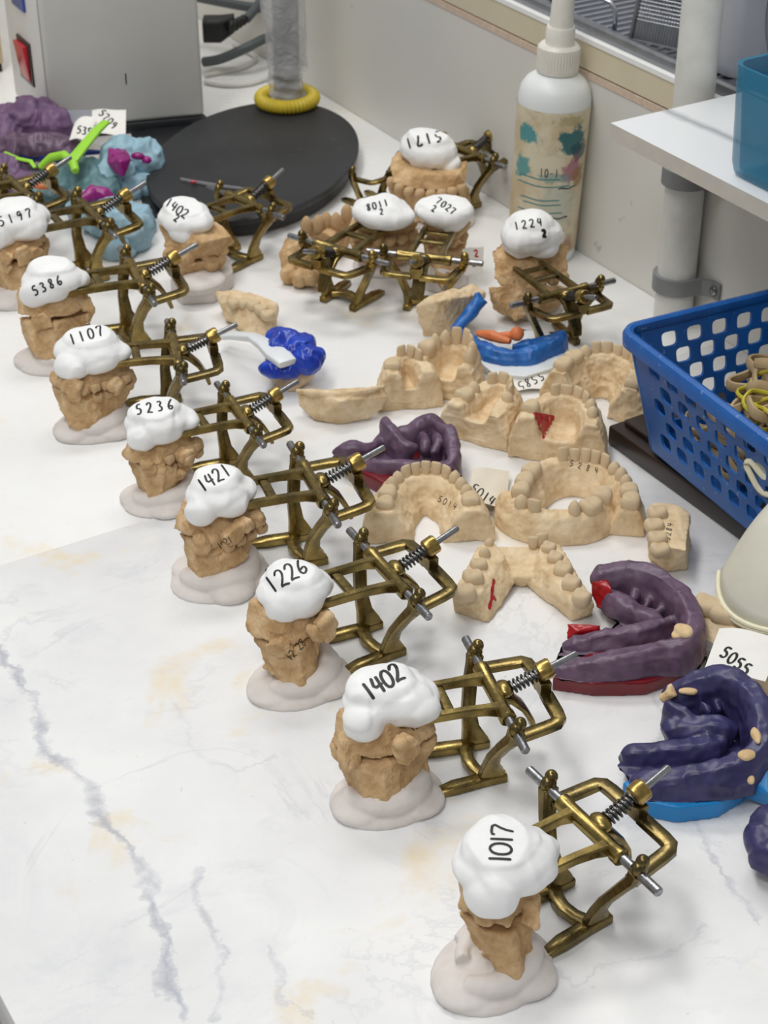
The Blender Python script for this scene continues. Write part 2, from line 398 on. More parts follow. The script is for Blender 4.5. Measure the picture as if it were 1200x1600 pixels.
def stain(c, ang, z, rx, rz, col, k=1.0, sc_=85, edge=.9):
    a = bcd + math.radians(ang); p = (.0337 * math.cos(a), .0337 * math.sin(a), z)
    mp = t.n('ShaderNodeMapping'); mp.vector_type = 'POINT'; mp.inputs['Location'].default_value = (-p[0] / rx, -p[1] / rx, -p[2] / rz); mp.inputs['Scale'].default_value = (1 / rx, 1 / rx, 1 / rz); t.l(t.tc.outputs['Object'], mp.inputs[0])
    ln = t.n('ShaderNodeVectorMath', operation='LENGTH'); t.l(mp.outputs[0], ln.inputs[0])
    f = t.math('ADD', ln.outputs['Value'], t.math('MULTIPLY', t.math('SUBTRACT', t.noise(sc_, 6, 0.75), .5), 2.6))
    return t.mix(t.math('MULTIPLY', t.ramp(f, [(edge - .18, (1, 1, 1, 1)), (edge + .05, (0, 0, 0, 1))]), k), c, col)
c = stain(c, -38, .127, .012, .010, lin(40, 140, 146), .9)
c = stain(c, 36, .124, .016, .016, lin(24, 100, 106), .95)
c = stain(c, 52, .112, .010, .012, lin(16, 70, 84), .8)
c = stain(c, -46, .095, .012, .012, lin(46, 144, 148), .85)
c = stain(c, 42, .095, .014, .014, lin(152, 74, 108), .75)
c = stain(c, 56, .088, .009, .012, lin(150, 110, 60), .7)
c = stain(c, 8, .088, .016, .006, lin(60, 140, 140), .5)
c = stain(c, 20, .060, .020, .030, lin(150, 176, 176), .35)
c = stain(c, 46, .020, .008, .010, lin(150, 80, 80), .6)
c = stain(c, 30, .142, .016, .006, lin(150, 140, 90), .6)
t.set(color=c, rough=0.45); M['label'] = t.m
M['teal_line'] = plain('teal_label_print', lin(60, 130, 134), 0.5, 0.15, 90, 0, 0)
M['black_line'] = plain('dark_label_print', lin(66, 72, 76), 0.5, 0.15, 90, 0, 0)

# marble laminate table: drifting veins whose course follows polylines on the table top
def table_mat(name, near):
    t = NT(name); ob = t.tc.outputs['Object']
    base = t.ramp(t.noise(7, 6, 0.6), [(0.3, lin(226, 226, 227) if near else lin(232, 231, 229)), (0.62, lin(241, 241, 240))])
    wn = t.n('ShaderNodeTexNoise'); wn.inputs['Scale'].default_value = 22; wn.inputs['Detail'].default_value = 5; t.l(ob, wn.inputs['Vector'])
    va = t.n('ShaderNodeVectorMath', operation='SUBTRACT'); t.l(wn.outputs['Color'], va.inputs[0]); va.inputs[1].default_value = (0.5, 0.5, 0.5)
    vb = t.n('ShaderNodeVectorMath', operation='SCALE'); t.l(va.outputs[0], vb.inputs[0]); vb.inputs['Scale'].default_value = 0.026
    w2 = t.n('ShaderNodeTexNoise'); w2.inputs['Scale'].default_value = 75; w2.inputs['Detail'].default_value = 6; w2.inputs['Roughness'].default_value = .7; t.l(ob, w2.inputs['Vector'])
    wa = t.n('ShaderNodeVectorMath', operation='SUBTRACT'); t.l(w2.outputs['Color'], wa.inputs[0]); wa.inputs[1].default_value = (0.5, 0.5, 0.5)
    wb = t.n('ShaderNodeVectorMath', operation='SCALE'); t.l(wa.outputs[0], wb.inputs[0]); wb.inputs['Scale'].default_value = 0.016
    wc = t.n('ShaderNodeVectorMath', operation='ADD'); t.l(vb.outputs[0], wc.inputs[0]); t.l(wb.outputs[0], wc.inputs[1])
    vc = t.n('ShaderNodeVectorMath', operation='ADD'); t.l(ob, vc.inputs[0]); t.l(wc.outputs[0], vc.inputs[1])
    sx = t.n('ShaderNodeSeparateXYZ'); t.l(vc.outputs[0], sx.inputs[0])
    flat = t.n('ShaderNodeCombineXYZ'); t.l(sx.outputs[0], flat.inputs[0]); t.l(sx.outputs[1], flat.inputs[1])
    c = base
    # ochre stains
    st = t.ramp(t.noise(11, 6, 0.62, dist=0.5), [(0.585, (0, 0, 0, 1)), (0.72, (1, 1, 1, 1))])
    c = t.mix(t.math('MULTIPLY', st, 0.75 if near else 0.55), c, lin(234, 214, 172))
    if near:
        # faint network of grey clouds
        cl = t.ramp(t.noise(9, 8, 0.7, dist=1.2), [(0.53, (0, 0, 0, 1)), (0.70, (1, 1, 1, 1))])
        c = t.mix(t.math('MULTIPLY', cl, 0.34), c, lin(200, 203, 212))
        n1 = t.math('ABSOLUTE', t.math('SUBTRACT', t.noise(5.5, 7, 0.65, dist=0.8), 0.5))
        th = t.ramp(n1, [(0.0, (1, 1, 1, 1)), (0.014, (0, 0, 0, 1))])
        br = t.ramp(t.noise(12, 3), [(0.45, (0, 0, 0, 1)), (0.6, (1, 1, 1, 1))])
        c = t.mix(t.math('MULTIPLY', t.math('MULTIPLY', th, br), 0.24), c, lin(176, 180, 192))
        def vein(pts, width, strength, c):
            P = [at(*p) for p in pts]; out = None
            for a, b in zip(P[:-1], P[1:]):
                ba = b - a
                q = t.n('ShaderNodeVectorMath', operation='SUBTRACT'); t.l(flat.outputs[0], q.inputs[0]); q.inputs[1].default_value = (a[0], a[1], 0)
                dt = t.n('ShaderNodeVectorMath', operation='DOT_PRODUCT'); t.l(q.outputs[0], dt.inputs[0]); k = (ba @ ba); dt.inputs[1].default_value = (ba[0] / k, ba[1] / k, 0)
                cl_ = t.math('MAXIMUM', t.math('MINIMUM', dt.outputs['Value'], 1.0), 0.0)
                sc_ = t.n('ShaderNodeVectorMath', operation='SCALE'); sc_.inputs[0].default_value = (ba[0], ba[1], 0); t.l(cl_, sc_.inputs['Scale'])
                df = t.n('ShaderNodeVectorMath', operation='DISTANCE'); t.l(q.outputs[0], df.inputs[0]); t.l(sc_.outputs[0], df.inputs[1])
                out = df.outputs['Value'] if out is None else t.math('MINIMUM', out, df.outputs['Value'])
            wv = t.math('MULTIPLY', t.math('POWER', t.noise(38, 5, 0.65), 3.0), width * 9)
            f = t.math('SUBTRACT', 1.0, t.math('DIVIDE', out, wv), True)
            f = t.math('MULTIPLY', t.math('POWER', f, 0.7), strength)
            f = t.math('MULTIPLY', f, t.ramp(t.noise(30, 5, 0.7), [(0.36, (0.25,) * 3 + (1,)), (0.56, (1,) * 3 + (1,))]))
            return t.mix(f, c, lin(168, 171, 184))
        c = vein([(-5, 1010), (20, 1045), (55, 1085), (70, 1170), (120, 1195), (145, 1230), (155, 1290), (205, 1325), (240, 1390), (245, 1450), (258, 1540), (285, 1600)], 0.0038, 0.75, c)
        c = vein([(310, 1360), (320, 1430), (350, 1510), (330, 1600)], 0.0030, 0.55, c)
        c = vein([(270, 1110), (320, 1180), (370, 1210), (430, 1180)], 0.0016, 0.25, c)
        c = vein([(1070, 1245), (1110, 1330), (1150, 1380), (1190, 1440)], 0.0026, 0.6, c)
        c = vein([(1020, 1060), (1040, 1130), (980, 1210), (985, 1260)], 0.0014, 0.4, c)
        c = vein([(850, 1500), (900, 1540), (1010, 1500), (1100, 1440)], 0.0012, 0.3, c)
        c = vein([(430, 1480), (440, 1560), (500, 1590)], 0.0015, 0.35, c)
    # small scattered dirt specks
    sp = t.ramp(t.noise(170, 2, 0.5), [(0.735, (0, 0, 0, 1)), (0.76, (1, 1, 1, 1))])
    c = t.mix(t.math('MULTIPLY', sp, 0.35), c, lin(196, 180, 150))
    t.set(color=c, rough=t.ramp(t.noise(20, 4), [(0.3, (0.24,) * 3 + (1,)), (0.7, (0.4,) * 3 + (1,))]), spec=0.4)
    return t.m
M['table_near'] = table_mat('veined_marble_laminate', True)
M['table_far'] = table_mat('plain_white_laminate', False)

# ------------------------------------------------------------------ setting
def slab(d0, d1, n0, n1, z0, z1, mb=None):
    mb = mb or MB()
    c = wf((d0 + d1) / 2, (n0 + n1) / 2, (z0 + z1) / 2)
    return mb.box(c, (abs(d1 - d0), abs(n1 - n0), abs(z1 - z0)), WYAW)
DSEAM = float((at(107, 850) - WA) @ DV)
tn = obj('worktop', slab(DSEAM + 0.00005, 2.3, -0.8, -0.0005, -0.03, 0), M['table_near'], bevel=0.0006)
tag(tn, 'white marble-patterned laminate worktop section in the foreground with grey veins', 'worktop', 'worktop sections')
tf = obj('worktop', slab(-0.9495, DSEAM - 0.00005, -0.8, -0.0005, -0.03, -0.0003), M['table_far'], bevel=0.0004)
tag(tf, 'plain white laminate worktop section in the background beyond the seam', 'worktop', 'worktop sections')
struct('floor', slab(-1.0, 3, -3, 0.0, -0.80, -0.75), M['floor'])
struct('wall_right', slab(-0.95, 2.3, 0, 0.02, -0.75, 0.1685), M['panel'])
struct('trim_1', slab(-0.95, 2.3, -0.0008, 0.02, 0.1685, 0.1748), M['chip'])
struct('trim_2', slab(-0.95, 2.3, 0.003, 0.02, 0.1748, 0.1764), M['groove'])
struct('trim_3', slab(-0.95, 2.3, 0.0, 0.02, 0.1764, 0.2005), M['cream'])
struct('trim_4', slab(-0.95, 2.3, -0.001, 0.34, 0.2005, 0.205), M['white_edge'])
struct('wall_window', slab(-0.95, 2.3, 0.34, 0.36, 0.205, 1.3), M['lilac'])
struct('wall_far', slab(-0.97, -0.95, -0.9, 0.36, -0.75, 1.3), M['panel'])

# ------------------------------------------------------------------ writing on real surfaces
FONT = {'0': [[(.5, 1), (.2, .85), (.1, .5), (.2, .12), (.5, 0), (.8, .15), (.9, .5), (.8, .85), (.5, 1)]],
 '1': [[(.45, 1), (.5, .5), (.52, 0)]],
 '2': [[(.1, .78), (.3, 1), (.65, .98), (.8, .75), (.55, .4), (.1, .04), (.4, .1), (.95, 0)]],
 '3': [[(.1, .9), (.5, 1), (.75, .8), (.4, .55), (.8, .35), (.7, .05), (.1, .05)]],
 '4': [[(.3, 1), (.08, .42), (.9, .45)], [(.7, .95), (.66, 0)]],
 '5': [[(.85, 1), (.25, .97), (.18, .58), (.6, .6), (.85, .35), (.6, .03), (.1, .08)]],
 '6': [[(.75, 1), (.3, .65), (.12, .25), (.4, 0), (.8, .15), (.7, .42), (.2, .3)]],
 '7': [[(.1, .8), (.12, .97), (.85, .95), (.5, .45), (.4, 0)]],
 '8': [[(.8, .9), (.4, 1), (.2, .78), (.75, .35), (.6, .02), (.2, .1), (.3, .4), (.7, .7), (.8, .9)]],
 '9': [[(.8, .85), (.4, 1), (.12, .72), (.4, .5), (.8, .8), (.75, .4), (.6, 0)]],
 ',': [[(.4, .15), (.3, -.1)]], '.': [[(.4, .1), (.45, .0)]], '-': [[(.1, .45), (.8, .5)]]}
def bvh_of(objs):
    V = []; F = []
    dg = bpy.context.evaluated_depsgraph_get()
    for o in objs:
        ev = o.evaluated_get(dg); me = ev.to_mesh(); b = len(V); mw = ev.matrix_world
        V += [mw @ v.co for v in me.vertices]; F += [[b + i for i in p.vertices] for p in me.polygons]; ev.to_mesh_clear()
    return BVHTree.FromPolygons(V, F)
def strokes_on(tree, lines, width, mb, lift=0.00025):
    """lines: polylines in photo pixels; each sample is carried along its sight line to the surface it lies on"""
    for ln in lines:
        S = []
        for a, b in zip(ln[:-1], ln[1:]):
            k = max(1, int(math.hypot(b[0] - a[0], b[1] - a[1]) / 1.6))
            S += [(a[0] + (b[0] - a[0]) * i / k, a[1] + (b[1] - a[1]) * i / k) for i in range(k)]
        S.append(ln[-1])
        H = []
        for q in S:
            d = FW * FPX + RT * (q[0] - 600) + UP * (800 - q[1])
            h = tree.ray_cast(Vector(CAM), Vector(d).normalized())
            if h[0] is None:
                if len(H) > 1: _ribbon(H, width, mb, lift)
                H = []; continue
            nn = h[1] if h[1].dot(Vector(d)) < 0 else -h[1]
            if H and (h[0] - H[-1][0]).length > 0.006:
                if len(H) > 1: _ribbon(H, width, mb, lift)
                H = []
            H.append((h[0], nn))
        if len(H) > 1: _ribbon(H, width, mb, lift)
def _ribbon(H, w, mb, lift):
    V = []; m = len(H)
    for i, (p, n) in enumerate(H):
        t = H[min(i + 1, m - 1)][0] - H[max(i - 1, 0)][0]
        s = t.cross(n)
        s = s.normalized() * w * (0.5 if 0 < i < m - 1 else 0.3) if s.length > 1e-9 else Vector((w / 2, 0, 0))
        V += [p + s + n * lift, p - s + n * lift]
    mb.add(V, [(2 * i, 2 * i + 1, 2 * i + 3, 2 * i + 2) for i in range(m - 1)])
def text_lines(s, p0, p1, h, wd=0.62):
    (x0, y0), (x1, y1) = p0, p1; n = len(s)
    dx, dy = (x1 - x0), (y1 - y0); L = math.hypot(dx, dy) or 1.0
    ex = (dx / L, dy / L); ey = (ex[1], -ex[0]); out = []
    for i, ch in enumerate(s):
        cx = x0 + dx * (i / (n - 1) if n > 1 else 0); cy = y0 + dy * (i / (n - 1) if n > 1 else 0)
        for st in FONT.get(ch, []):
            P = [(a - .5, b - .5) for a, b in st]
            if len(P) > 2:      # round the corners a little
                Q = [P[0]]
                for a, b in zip(P[:-1], P[1:]):
                    Q += [(a[0] * .75 + b[0] * .25, a[1] * .75 + b[1] * .25), (a[0] * .25 + b[0] * .75, a[1] * .25 + b[1] * .75)]
                P = Q + [P[-1]]
            out.append([(cx + ex[0] * a * h * wd + ey[0] * b * h, cy + ex[1] * a * h * wd + ey[1] * b * h) for a, b in P])
    return out
def write_on(name, target, texts, width, mat, parent, extra=(), root=None):
    tree = bvh_of(target if isinstance(target, (list, tuple)) else [target]); mb = MB()
    for s, p0, p1, h in texts: strokes_on(tree, text_lines(s, p0, p1, h), width, mb)
    if extra: strokes_on(tree, extra, width, mb)
    if not mb.f: print('NO TEXT', name, texts); return None
    o = obj(name, mb, mat, None, False)
    bpy.context.view_layer.update()
    o.parent = parent; o.matrix_parent_inverse = Matrix.Identity(4)
    o.data.transform(parent.matrix_world.inverted())
    return o

# ------------------------------------------------------------------ brass articulator (local frame: x towards the casts, y along the axis, base on z=0)
def rsec(a, b, k=0.72):
    return [(a, -b * k), (a, b * k), (a * k, b), (-a * k, b), (-a, b * k), (-a, -b * k), (-a * k, -b), (a * k, -b)]
def art_meshes():
    lo = MB()
    for s in (-1, 1):
        path = [(.0055, s * .0160, .0012), (.0062, s * .0166, .008), (.0078, s * .0190, .016), (.0078, s * .0245, .028), (.0045, s * .0318, .041), (.0005, s * .0370, .0500), (-.0005, s * .0384, .0560)]
        secs = [rsec(.0030, .0095), rsec(.0030, .0080), rsec(.0029, .0052), rsec(.0029, .0042), rsec(.0031, .0043), rsec(.0036, .0048), rsec(.0040, .0050)]
        lo.sweep(path, secs, up=(1, 0, 0))
        lo.ell((-.0005, s * .0386, .0580), (.0050, .0042, .0056))                       # hook over the rod
        lo.ell((-.0024, s * .0388, .0625), (.0038, .0038, .0042))
        lo.sweep([(-.0035, s * .0165, .0030), (.012, s * .0165, .0032), (.030, s * .0180, .0032), (.040, s * .0190, .0026), (.0455, s * .0194, .0012)],
                 [rsec(.0034, .0030), rsec(.0042, .0031), rsec(.0046, .0031), rsec(.0034, .0024), rsec(.0008, .0010)])
        # back frame: leaves the post below the hook, runs back and slightly up, turns the corner
        lo.sweep([(.0010, s * .0352, .0475), (-.008, s * .0335, .0480), (-.022, s * .0318, .0492), (-.0285, s * .0308, .0500), (-.0312, s * .0282, .0504), (-.0318, s * .022, .0505), (-.0318, s * .004, .0505)],
                 [rsec(.0042, .0024)] * 7)
    lo.sweep([(.009, -.0165, .0042), (.014, -.008, .0050), (.0155, 0, .0054), (.014, .008, .0050), (.009, .0165, .0042)], rsec(.0040, .0026))
    lo.box((-.0312, 0, .0545), (.007, .011, .010))
    up = MB()
    up.lathe([(.0, -.0265), (.0040, -.0265), (.0052, -.0255), (.0052, -.021), (.0046, -.019), (.0046, .019), (.0052, .021), (.0052, .0255), (.0040, .0265), (0, .0265)], (0, 0, .0555), 18, (0, 1, 0))
    for s in (-1, 1):
        up.sweep([(.002, s * .0150, .0552), (.010, s * .0148, .0565), (.022, s * .0140, .0572), (.040, s * .0138, .0574), (.058, s * .0140, .0574), (.064, s * .0140, .0572)],
                 [rsec(.0036, .0040), rsec(.0028, .0032), rsec(.0026, .0029), rsec(.0026, .0029), rsec(.0025, .0026), rsec(.0018, .0018)])
    up.sweep([(.032, -.0138, .0570), (.032, .0138, .0570)], rsec(.0034, .0018))
    up.sweep([(.052, -.0138, .0570), (.052, .0138, .0570)], rsec(.0030, .0018))
    up.sweep([(-.002, 0, .0540), (-.010, 0, .0505), (-.018, 0, .0420), (-.0235, 0, .0320), (-.026, 0, .0235)], [rsec(.0070, .0026), rsec(.0064, .0022), rsec(.0062, .0020), rsec(.0062, .0018), rsec(.0050, .0016)])
    up.ell((-.006, 0, .0575), (.0055, .0075, .0042))
    rod = MB().lathe([(0, -.0560), (.0021, -.0560), (.0028, -.0552), (.0028, .0552), (.0021, .0560), (0, .0560)], (0, 0, .0560), 12, (0, 1, 0))
    u = np.array([-math.cos(.42), 0, math.sin(.42)]); c0 = np.array([-.0085, 0, .0565]); c1 = np.array([-.0285, 0, .0648])
    u = (c1 - c0) / np.linalg.norm(c1 - c0); L = np.linalg.norm(c1 - c0)
    col = MB().lathe([(0, -.0042), (.0054, -.0046), (.0064, -.0036), (.0064, .0032), (.0055, .0046), (0, .0042)], c1 + u * .0035, 20, u)
    scr = MB().lathe([(0, -.004), (.0040, -.004), (.0040, -.0012), (.0022, -.0004), (.0022, L + .0255), (.0014, L + .0265), (0, L + .0265)], c0 - u * .001, 12, u)
    w = np.cross(u, (0, 1, 0)); spr = []
    for i in range(7 * 12 + 1):
        a = 2 * math.pi * i / 12; spr.append(c0 + u * (.0012 + (L - .0028) * i / 84) + (np.array([0, 1., 0]) * math.cos(a) + w * math.sin(a)) * .0040)
    sp = MB().tube(spr, .0008, 5, up=u)
    return dict(lower_bow=(lo, 'brass'), upper_bow=(up, 'brass'), axis_rod=(rod, 'steel'), screw_collar=(col, 'brass2'), adjusting_screw=(scr, 'steel'), coil_spring=(sp, 'steel_dark'))
AM = {}
for k, (mb, m) in art_meshes().items():
    me = mkmesh(k, mb.v, mb.f, M[m], True); autosmooth(me, 40); AM[k] = me
def add_metal(root):
    P = {}
    for k in ('lower_bow', 'upper_bow', 'axis_rod', 'screw_collar', 'adjusting_screw', 'coil_spring'):
        P[k] = link(k, AM[k], root)
        if k in ('lower_bow', 'upper_bow'): bev(P[k], .0006, 2, 50)
    return P
def frame(nh, fh, z=.056):
    a = at(*nh, z); b = at(*fh, z); m = (a + b) / 2; s = a - b
    return (m[0], m[1], 0.0), math.atan2(-s[0], s[1]), np.linalg.norm(s) / .0765

# tooth meshes, shared by every cast
def tooth_mesh(kind):
    mb = MB(); r = random.Random(kind)
    if kind == 'molar':
        R = []; n = 14
        for z, q in ((-.6, .86), (-.2, 1.0), (.25, 1.0), (.6, .9), (.86, .66)):
            R.append([(math.copysign(abs(math.cos(2 * math.pi * k / n)) ** .6, math.cos(2 * math.pi * k / n)) * q, math.copysign(abs(math.sin(2 * math.pi * k / n)) ** .6, math.sin(2 * math.pi * k / n)) * q,
                       z + (.14 * math.cos(4 * math.pi * k / n + .8) if z > .5 else 0)) for k in range(n)])
        R.append([(.25 * math.cos(2 * math.pi * k / n), .25 * math.sin(2 * math.pi * k / n), .66) for k in range(n)])
        mb.rings(R)
    elif kind == 'incisor':
        R = []; n = 12
        for z, a, b in ((-.8, .75, .8), (-.2, .9, .85), (.4, 1.0, .62), (.85, .98, .36), (1.0, .8, .2)):
            R.append([(math.copysign(abs(math.cos(2 * math.pi * k / n)) ** .75, math.cos(2 * math.pi * k / n)) * a, math.sin(2 * math.pi * k / n) * b, z) for k in range(n)])
        mb.rings(R)
    else:
        R = []; n = 12
        for z, a in ((-.8, .8), (-.2, 1.0), (.3, .95), (.7, .66), (1.0, .22)):
            R.append([(math.cos(2 * math.pi * k / n) * a, math.sin(2 * math.pi * k / n) * a * .9, z) for k in range(n)])
        mb.rings(R)
    return mb
TM = {}
def tooth(kind, mat, parent, loc, size, rz, tilt=(0, 0)):
    key = (kind, mat)
    if key not in TM:
        mb = tooth_mesh(kind); me = mkmesh('tooth', mb.v, mb.f, M[mat], True); TM[key] = me
    o = link('tooth', TM[key], parent); o.location = loc; o.scale = size
    o.rotation_euler = (tilt[0], tilt[1], rz); return o

# ---- plaster and stone mounted on each articulator
def cap_shape(ells, seed, parent, vox=.0011, flat=None, amp=1.0):
    mb = MB()
    for e in ells: mb.ell(e[0], e[1], e[2] if len(e) > 2 else 0, 20, 12)
    def fn(P, N):
        if flat is not None:
            z0, sx_, sy_ = flat
            pl = z0 + sx_ * (P[:, 0] - .068) + sy_ * P[:, 1]
            over = P[:, 2] - pl
            P[:, 2] = np.where(over > 0, pl + over * .28, P[:, 2])
        return P
    return fuse('plaster_cap', mb, M['cap'], parent, vox, 9, [(.0014 * amp, 40, ''), (.0011 * amp, 52, 'step'), (.0006 * amp, 95, 'ridge')], fn, seed)
def base_shape(c, rx, ry, seed, parent, h=.013):
    """poured plaster: a puddle with thick folded rolls lying on it"""
    mb = MB(); r = random.Random(seed); a1 = r.uniform(0, 6)
    mb.ell((c[0], c[1], .0005), (rx * .96, ry * .96, h * .70), .15, 24, 12)
    for i in range(3):
        a = a1 + i * 2.1 + r.uniform(-.4, .4)
        mb.ell((c[0] + math.cos(a) * rx * .36, c[1] + math.sin(a) * ry * .36, .003), (rx * .64, ry * .66, h * r.uniform(.52, .70)), a, 20, 12)
    a0 = r.uniform(-.4, .8); P = []; R = []
    for i in range(30):
        t = i / 29; a = a0 + t * 5.6; q = .60 - .16 * t
        P.append((c[0] + math.cos(a) * rx * q, c[1] + math.sin(a) * ry * q,  .0070 + .0060 * t)); R.append(.0084 * (.50 + .55 * math.sin(math.pi * min(1, t * 1.1 + .02)) ** .5))
    mb.tube(P, R, 14)
    P = []
    for i in range(14):
        t = i / 13; a = a0 + 2.2 + t * 2.6; P.append((c[0] + math.cos(a) * rx * (.50 + .12 * t), c[1] + math.sin(a) * ry * (.50 + .12 * t), .0155 - .003 * t))
    mb.tube(P, [.0066 * (.5 + .6 * math.sin(3.1 * i / 13)) for i in range(14)], 12)
    mb.ell((c[0] - .004, c[1] - .003, h * .6), (rx * .5, ry * .5, h * .6), 0, 18, 10)
    return fuse('plaster_base', mb, M['base'], parent, .0010, 2, [(.0005, 50, '')], None, seed, zmin=0.0)
def rock(name, pts, seed, parent, mat='stone', vox=.00085, amp=1.0, extra=None, jit=.002, zmin=None):
    r = random.Random(seed); mb = MB(); vox = vox * .85
    mb.hull([(x + r.uniform(-jit, jit), y + r.uniform(-jit, jit), z + r.uniform(-jit, jit) * .6) for x, y, z in pts])
    if extra: extra(mb)
    return fuse(name, mb, M[mat], parent, vox, 1, [(.0013 * amp, 50, 'step'), (.0010 * amp, 75, 'ridge'), (.0007 * amp, 170, 'ridge'), (.0004 * amp, 420, 'ridge')], None, seed, zmin)

GART = 'brass articulators with casts mounted in plaster'
def std_points(r, k=1.0, dx=0.0, dy=0.0, topw=1.0):
    lower = [(.100, -.006, .034), (.094, .014, .036), (.076, .026, .035), (.040, .012, .038), (.036, -.012, .036), (.06, -.018, .034),
             (.092, .026, .014), (.080, .034, .010), (.074, .030, .004), (.092, .006, .004), (.060, -.006, .004), (.056, .018, .010), (.086, .010, .003)]
    upper = [(.103, -.004, .040), (.098, .014, .044), (.082, .024, .042), (.058, .020, .042), (.040, .010, .044), (.036, -.012, .046), (.06, -.018, .046),
             (.096, -.010, .058), (.09, .014, .058), (.05, .010, .058), (.046, -.012, .058)]
    f = lambda P: [((x - .07) * k * topw + .07 + dx, y * k + dy, z) for x, y, z in P]
    return f(lower), f(upper)
def articulator(label, nh, fh, seed, number=None, num2=None, kind='std', caps=None, base=True, scale=None, side_text=None, teeth=True, flat=(.0790, -.05, -.12), bscale=1.0, ink_w=.0015, ck=1.0, cdx=0.0, cdy=0.0, sk=1.0, sdx=0.0, sw=1.0):
    loc, yaw, sc_ = frame(nh, fh)
    s = max(.9, min(1.06, sc_)) if scale is None else scale
    root = thing('mounted_articulator', label, 'articulator', loc, yaw, GART, scale=s)
    Pm = add_metal(root)
    if kind == 'bow':
        for k in ('upper_bow', 'axis_rod', 'screw_collar', 'adjusting_screw', 'coil_spring'): bpy.data.objects.remove(Pm[k])
        return root, None, None
    bpy.context.view_layer.update()
    r = random.Random(seed)
    if kind == 'bare': return root, None, None
    if caps is None:
        j = lambda a: r.uniform(-a, a)
        caps = [((.068, -.001, .0650), (.0285, .0235, .0125)), ((.069 + j(.003), -.003, .0715), (.0225, .0195, .0115)),
                ((.083 + j(.003), .009 + j(.003), .0590), (.0145, .0135, .0125)), ((.064 + j(.008), .011, .0605), (.018, .0125, .0100)), ((.049, -.002 + j(.004), .062), (.014, .015, .009))]
        caps = [((.068 + (c[0] - .068) * ck + cdx, c[1] * ck + cdy, .066 + (c[2] - .066) * (.5 + .5 * ck)), tuple(q * (ck if i < 2 else .5 + .5 * ck) for i, q in enumerate(e))) for c, e in caps]
    cap = cap_shape(caps, seed, root, flat=flat)
    lo, up = std_points(r, k=sk, dx=sdx, topw=sw)
    if kind == 'std':
        def flakes(mb, z0, z1, n):
            for _ in range(n):                     # broken shards standing proud of the sides
                a = r.uniform(.2, 2.9); z = r.uniform(z0, z1); k = .016 + .010 * (z / .05)
                c = _v((.070 + sdx + math.cos(a) * k * 1.25 * sw, .004 + math.sin(a) * k, z)); t = _v((-math.sin(a), math.cos(a), 0)); o_ = _v((math.cos(a), math.sin(a), 0)); w_ = r.uniform(.007, .012); h_ = r.uniform(.005, .010)
                tip = r.uniform(0, 6.28); pts = []
                for q_ in range(7):                # wedge: buried on one side, lifting off towards the other
                    g = tip + q_ * .9 + r.uniform(-.3, .3); k2 = r.uniform(.55, 1.1); pu, pv = math.cos(g) * k2, math.sin(g) * k2
                    pts.append(tuple(c + t * w_ * pu + _v((0, 0, h_ * pv)) + o_ * (-.0015 + .0034 * max(0, math.cos(g - tip))))); pts.append(tuple(c + t * w_ * pu * .8 + _v((0, 0, h_ * pv * .8)) - o_ * .007))
                mb.hull(pts)
        def ex_lo(mb):
            if teeth:
                for i in range(6): mb.ell((.040 + .009 * i, .004 + .0035 * i, .037), (.0052, .0050, .0045), 0, 10, 6)
            flakes(mb, .014, .034, 2)
        def ex_up(mb):
            if teeth:
                for i in range(6): mb.ell((.042 + .0088 * i, .007 + .003 * i, .041), (.0050, .0052, .0045), 0, 10, 6)
            flakes(mb, .038, .050, 3)
        lc = rock('lower_cast', lo, seed * 3 + 1, root, extra=ex_lo)
        uc = rock('upper_cast', up, seed * 3 + 2, root, extra=ex_up)
        if teeth:
            for i in range(4):
                tooth('molar', 'stone', lc, (.041 + .0088 * i, .0115 + .0040 * i, .0355 - .0004 * i), (.0042, .0040, .0048), .35 + r.uniform(-.2, .2), (-.35, 0))
                tooth('molar', 'stone', uc, (.043 + .0085 * i, .0140 + .0032 * i, .0435), (.0040, .0038, .0045), .35 + r.uniform(-.2, .2), (3.5, 0))
    if base:
        b = base_shape((.071, .011), .0375 * bscale, .0300 * bscale, seed + 5, root)
    bpy.context.view_layer.update()
    if number: 
        tx = [number] + ([num2] if num2 else [])
        write_on('handwritten_number', cap, tx, ink_w, M['ink'], cap)
    if side_text and kind == 'std':
        write_on('handwritten_number', [lc, uc], side_text, .0006, M['ink_thin'], lc)
    return root, cap, None

articulator('articulator nearest the camera, white cap marked 1017', (996, 1363), (856, 1231), 11, ('1017', (781, 1342), (785, 1296), 36), ck=1.0, cdx=-.010, sk=.92, sdx=-.006, sw=.62, teeth=False)
articulator('articulator with white cap marked 1402 in bold, second nearest the camera', (806, 1142), (741, 1021), 23, ('1402', (576, 1080), (619, 1051), 30), side_text=[('13,8', (644, 1138), (660, 1126), 10)], ink_w=.0020, ck=.98, cdx=-.002, cdy=-.003, sk=.95, teeth=False)
articulator('third nearest articulator, cast below its white cap inscribed 12.28', (650, 942), (564, 848), 31, ('1226', (424, 913), (470, 884), 28), side_text=[('12.28', (452, 1027), (472, 1004), 13)], ck=.86, sk=.9, sw=.88, teeth=False)
articulator('articulator with 1421 on both its cap and its cast, left of the plum impression', (516, 802), (464, 714), 47, ('1421', (316, 758), (352, 735), 22), side_text=[('1421', (343, 853), (359, 843), 11)], ck=.84, sk=.88, cdy=.004, sw=.95)
articulator('articulator with cap marked 5236, left of the smooth boat-shaped cast piece', (400, 673), (349, 606), 53, ('5236', (217, 640), (266, 632), 16), ck=.95, sk=.92, sw=.9)
articulator('articulator with cap marked 1107, left of the white-handled royal blue impression', (283, 580), (265, 513), 67, ('1107', (113, 530), (156, 517), 17), ck=1.02)
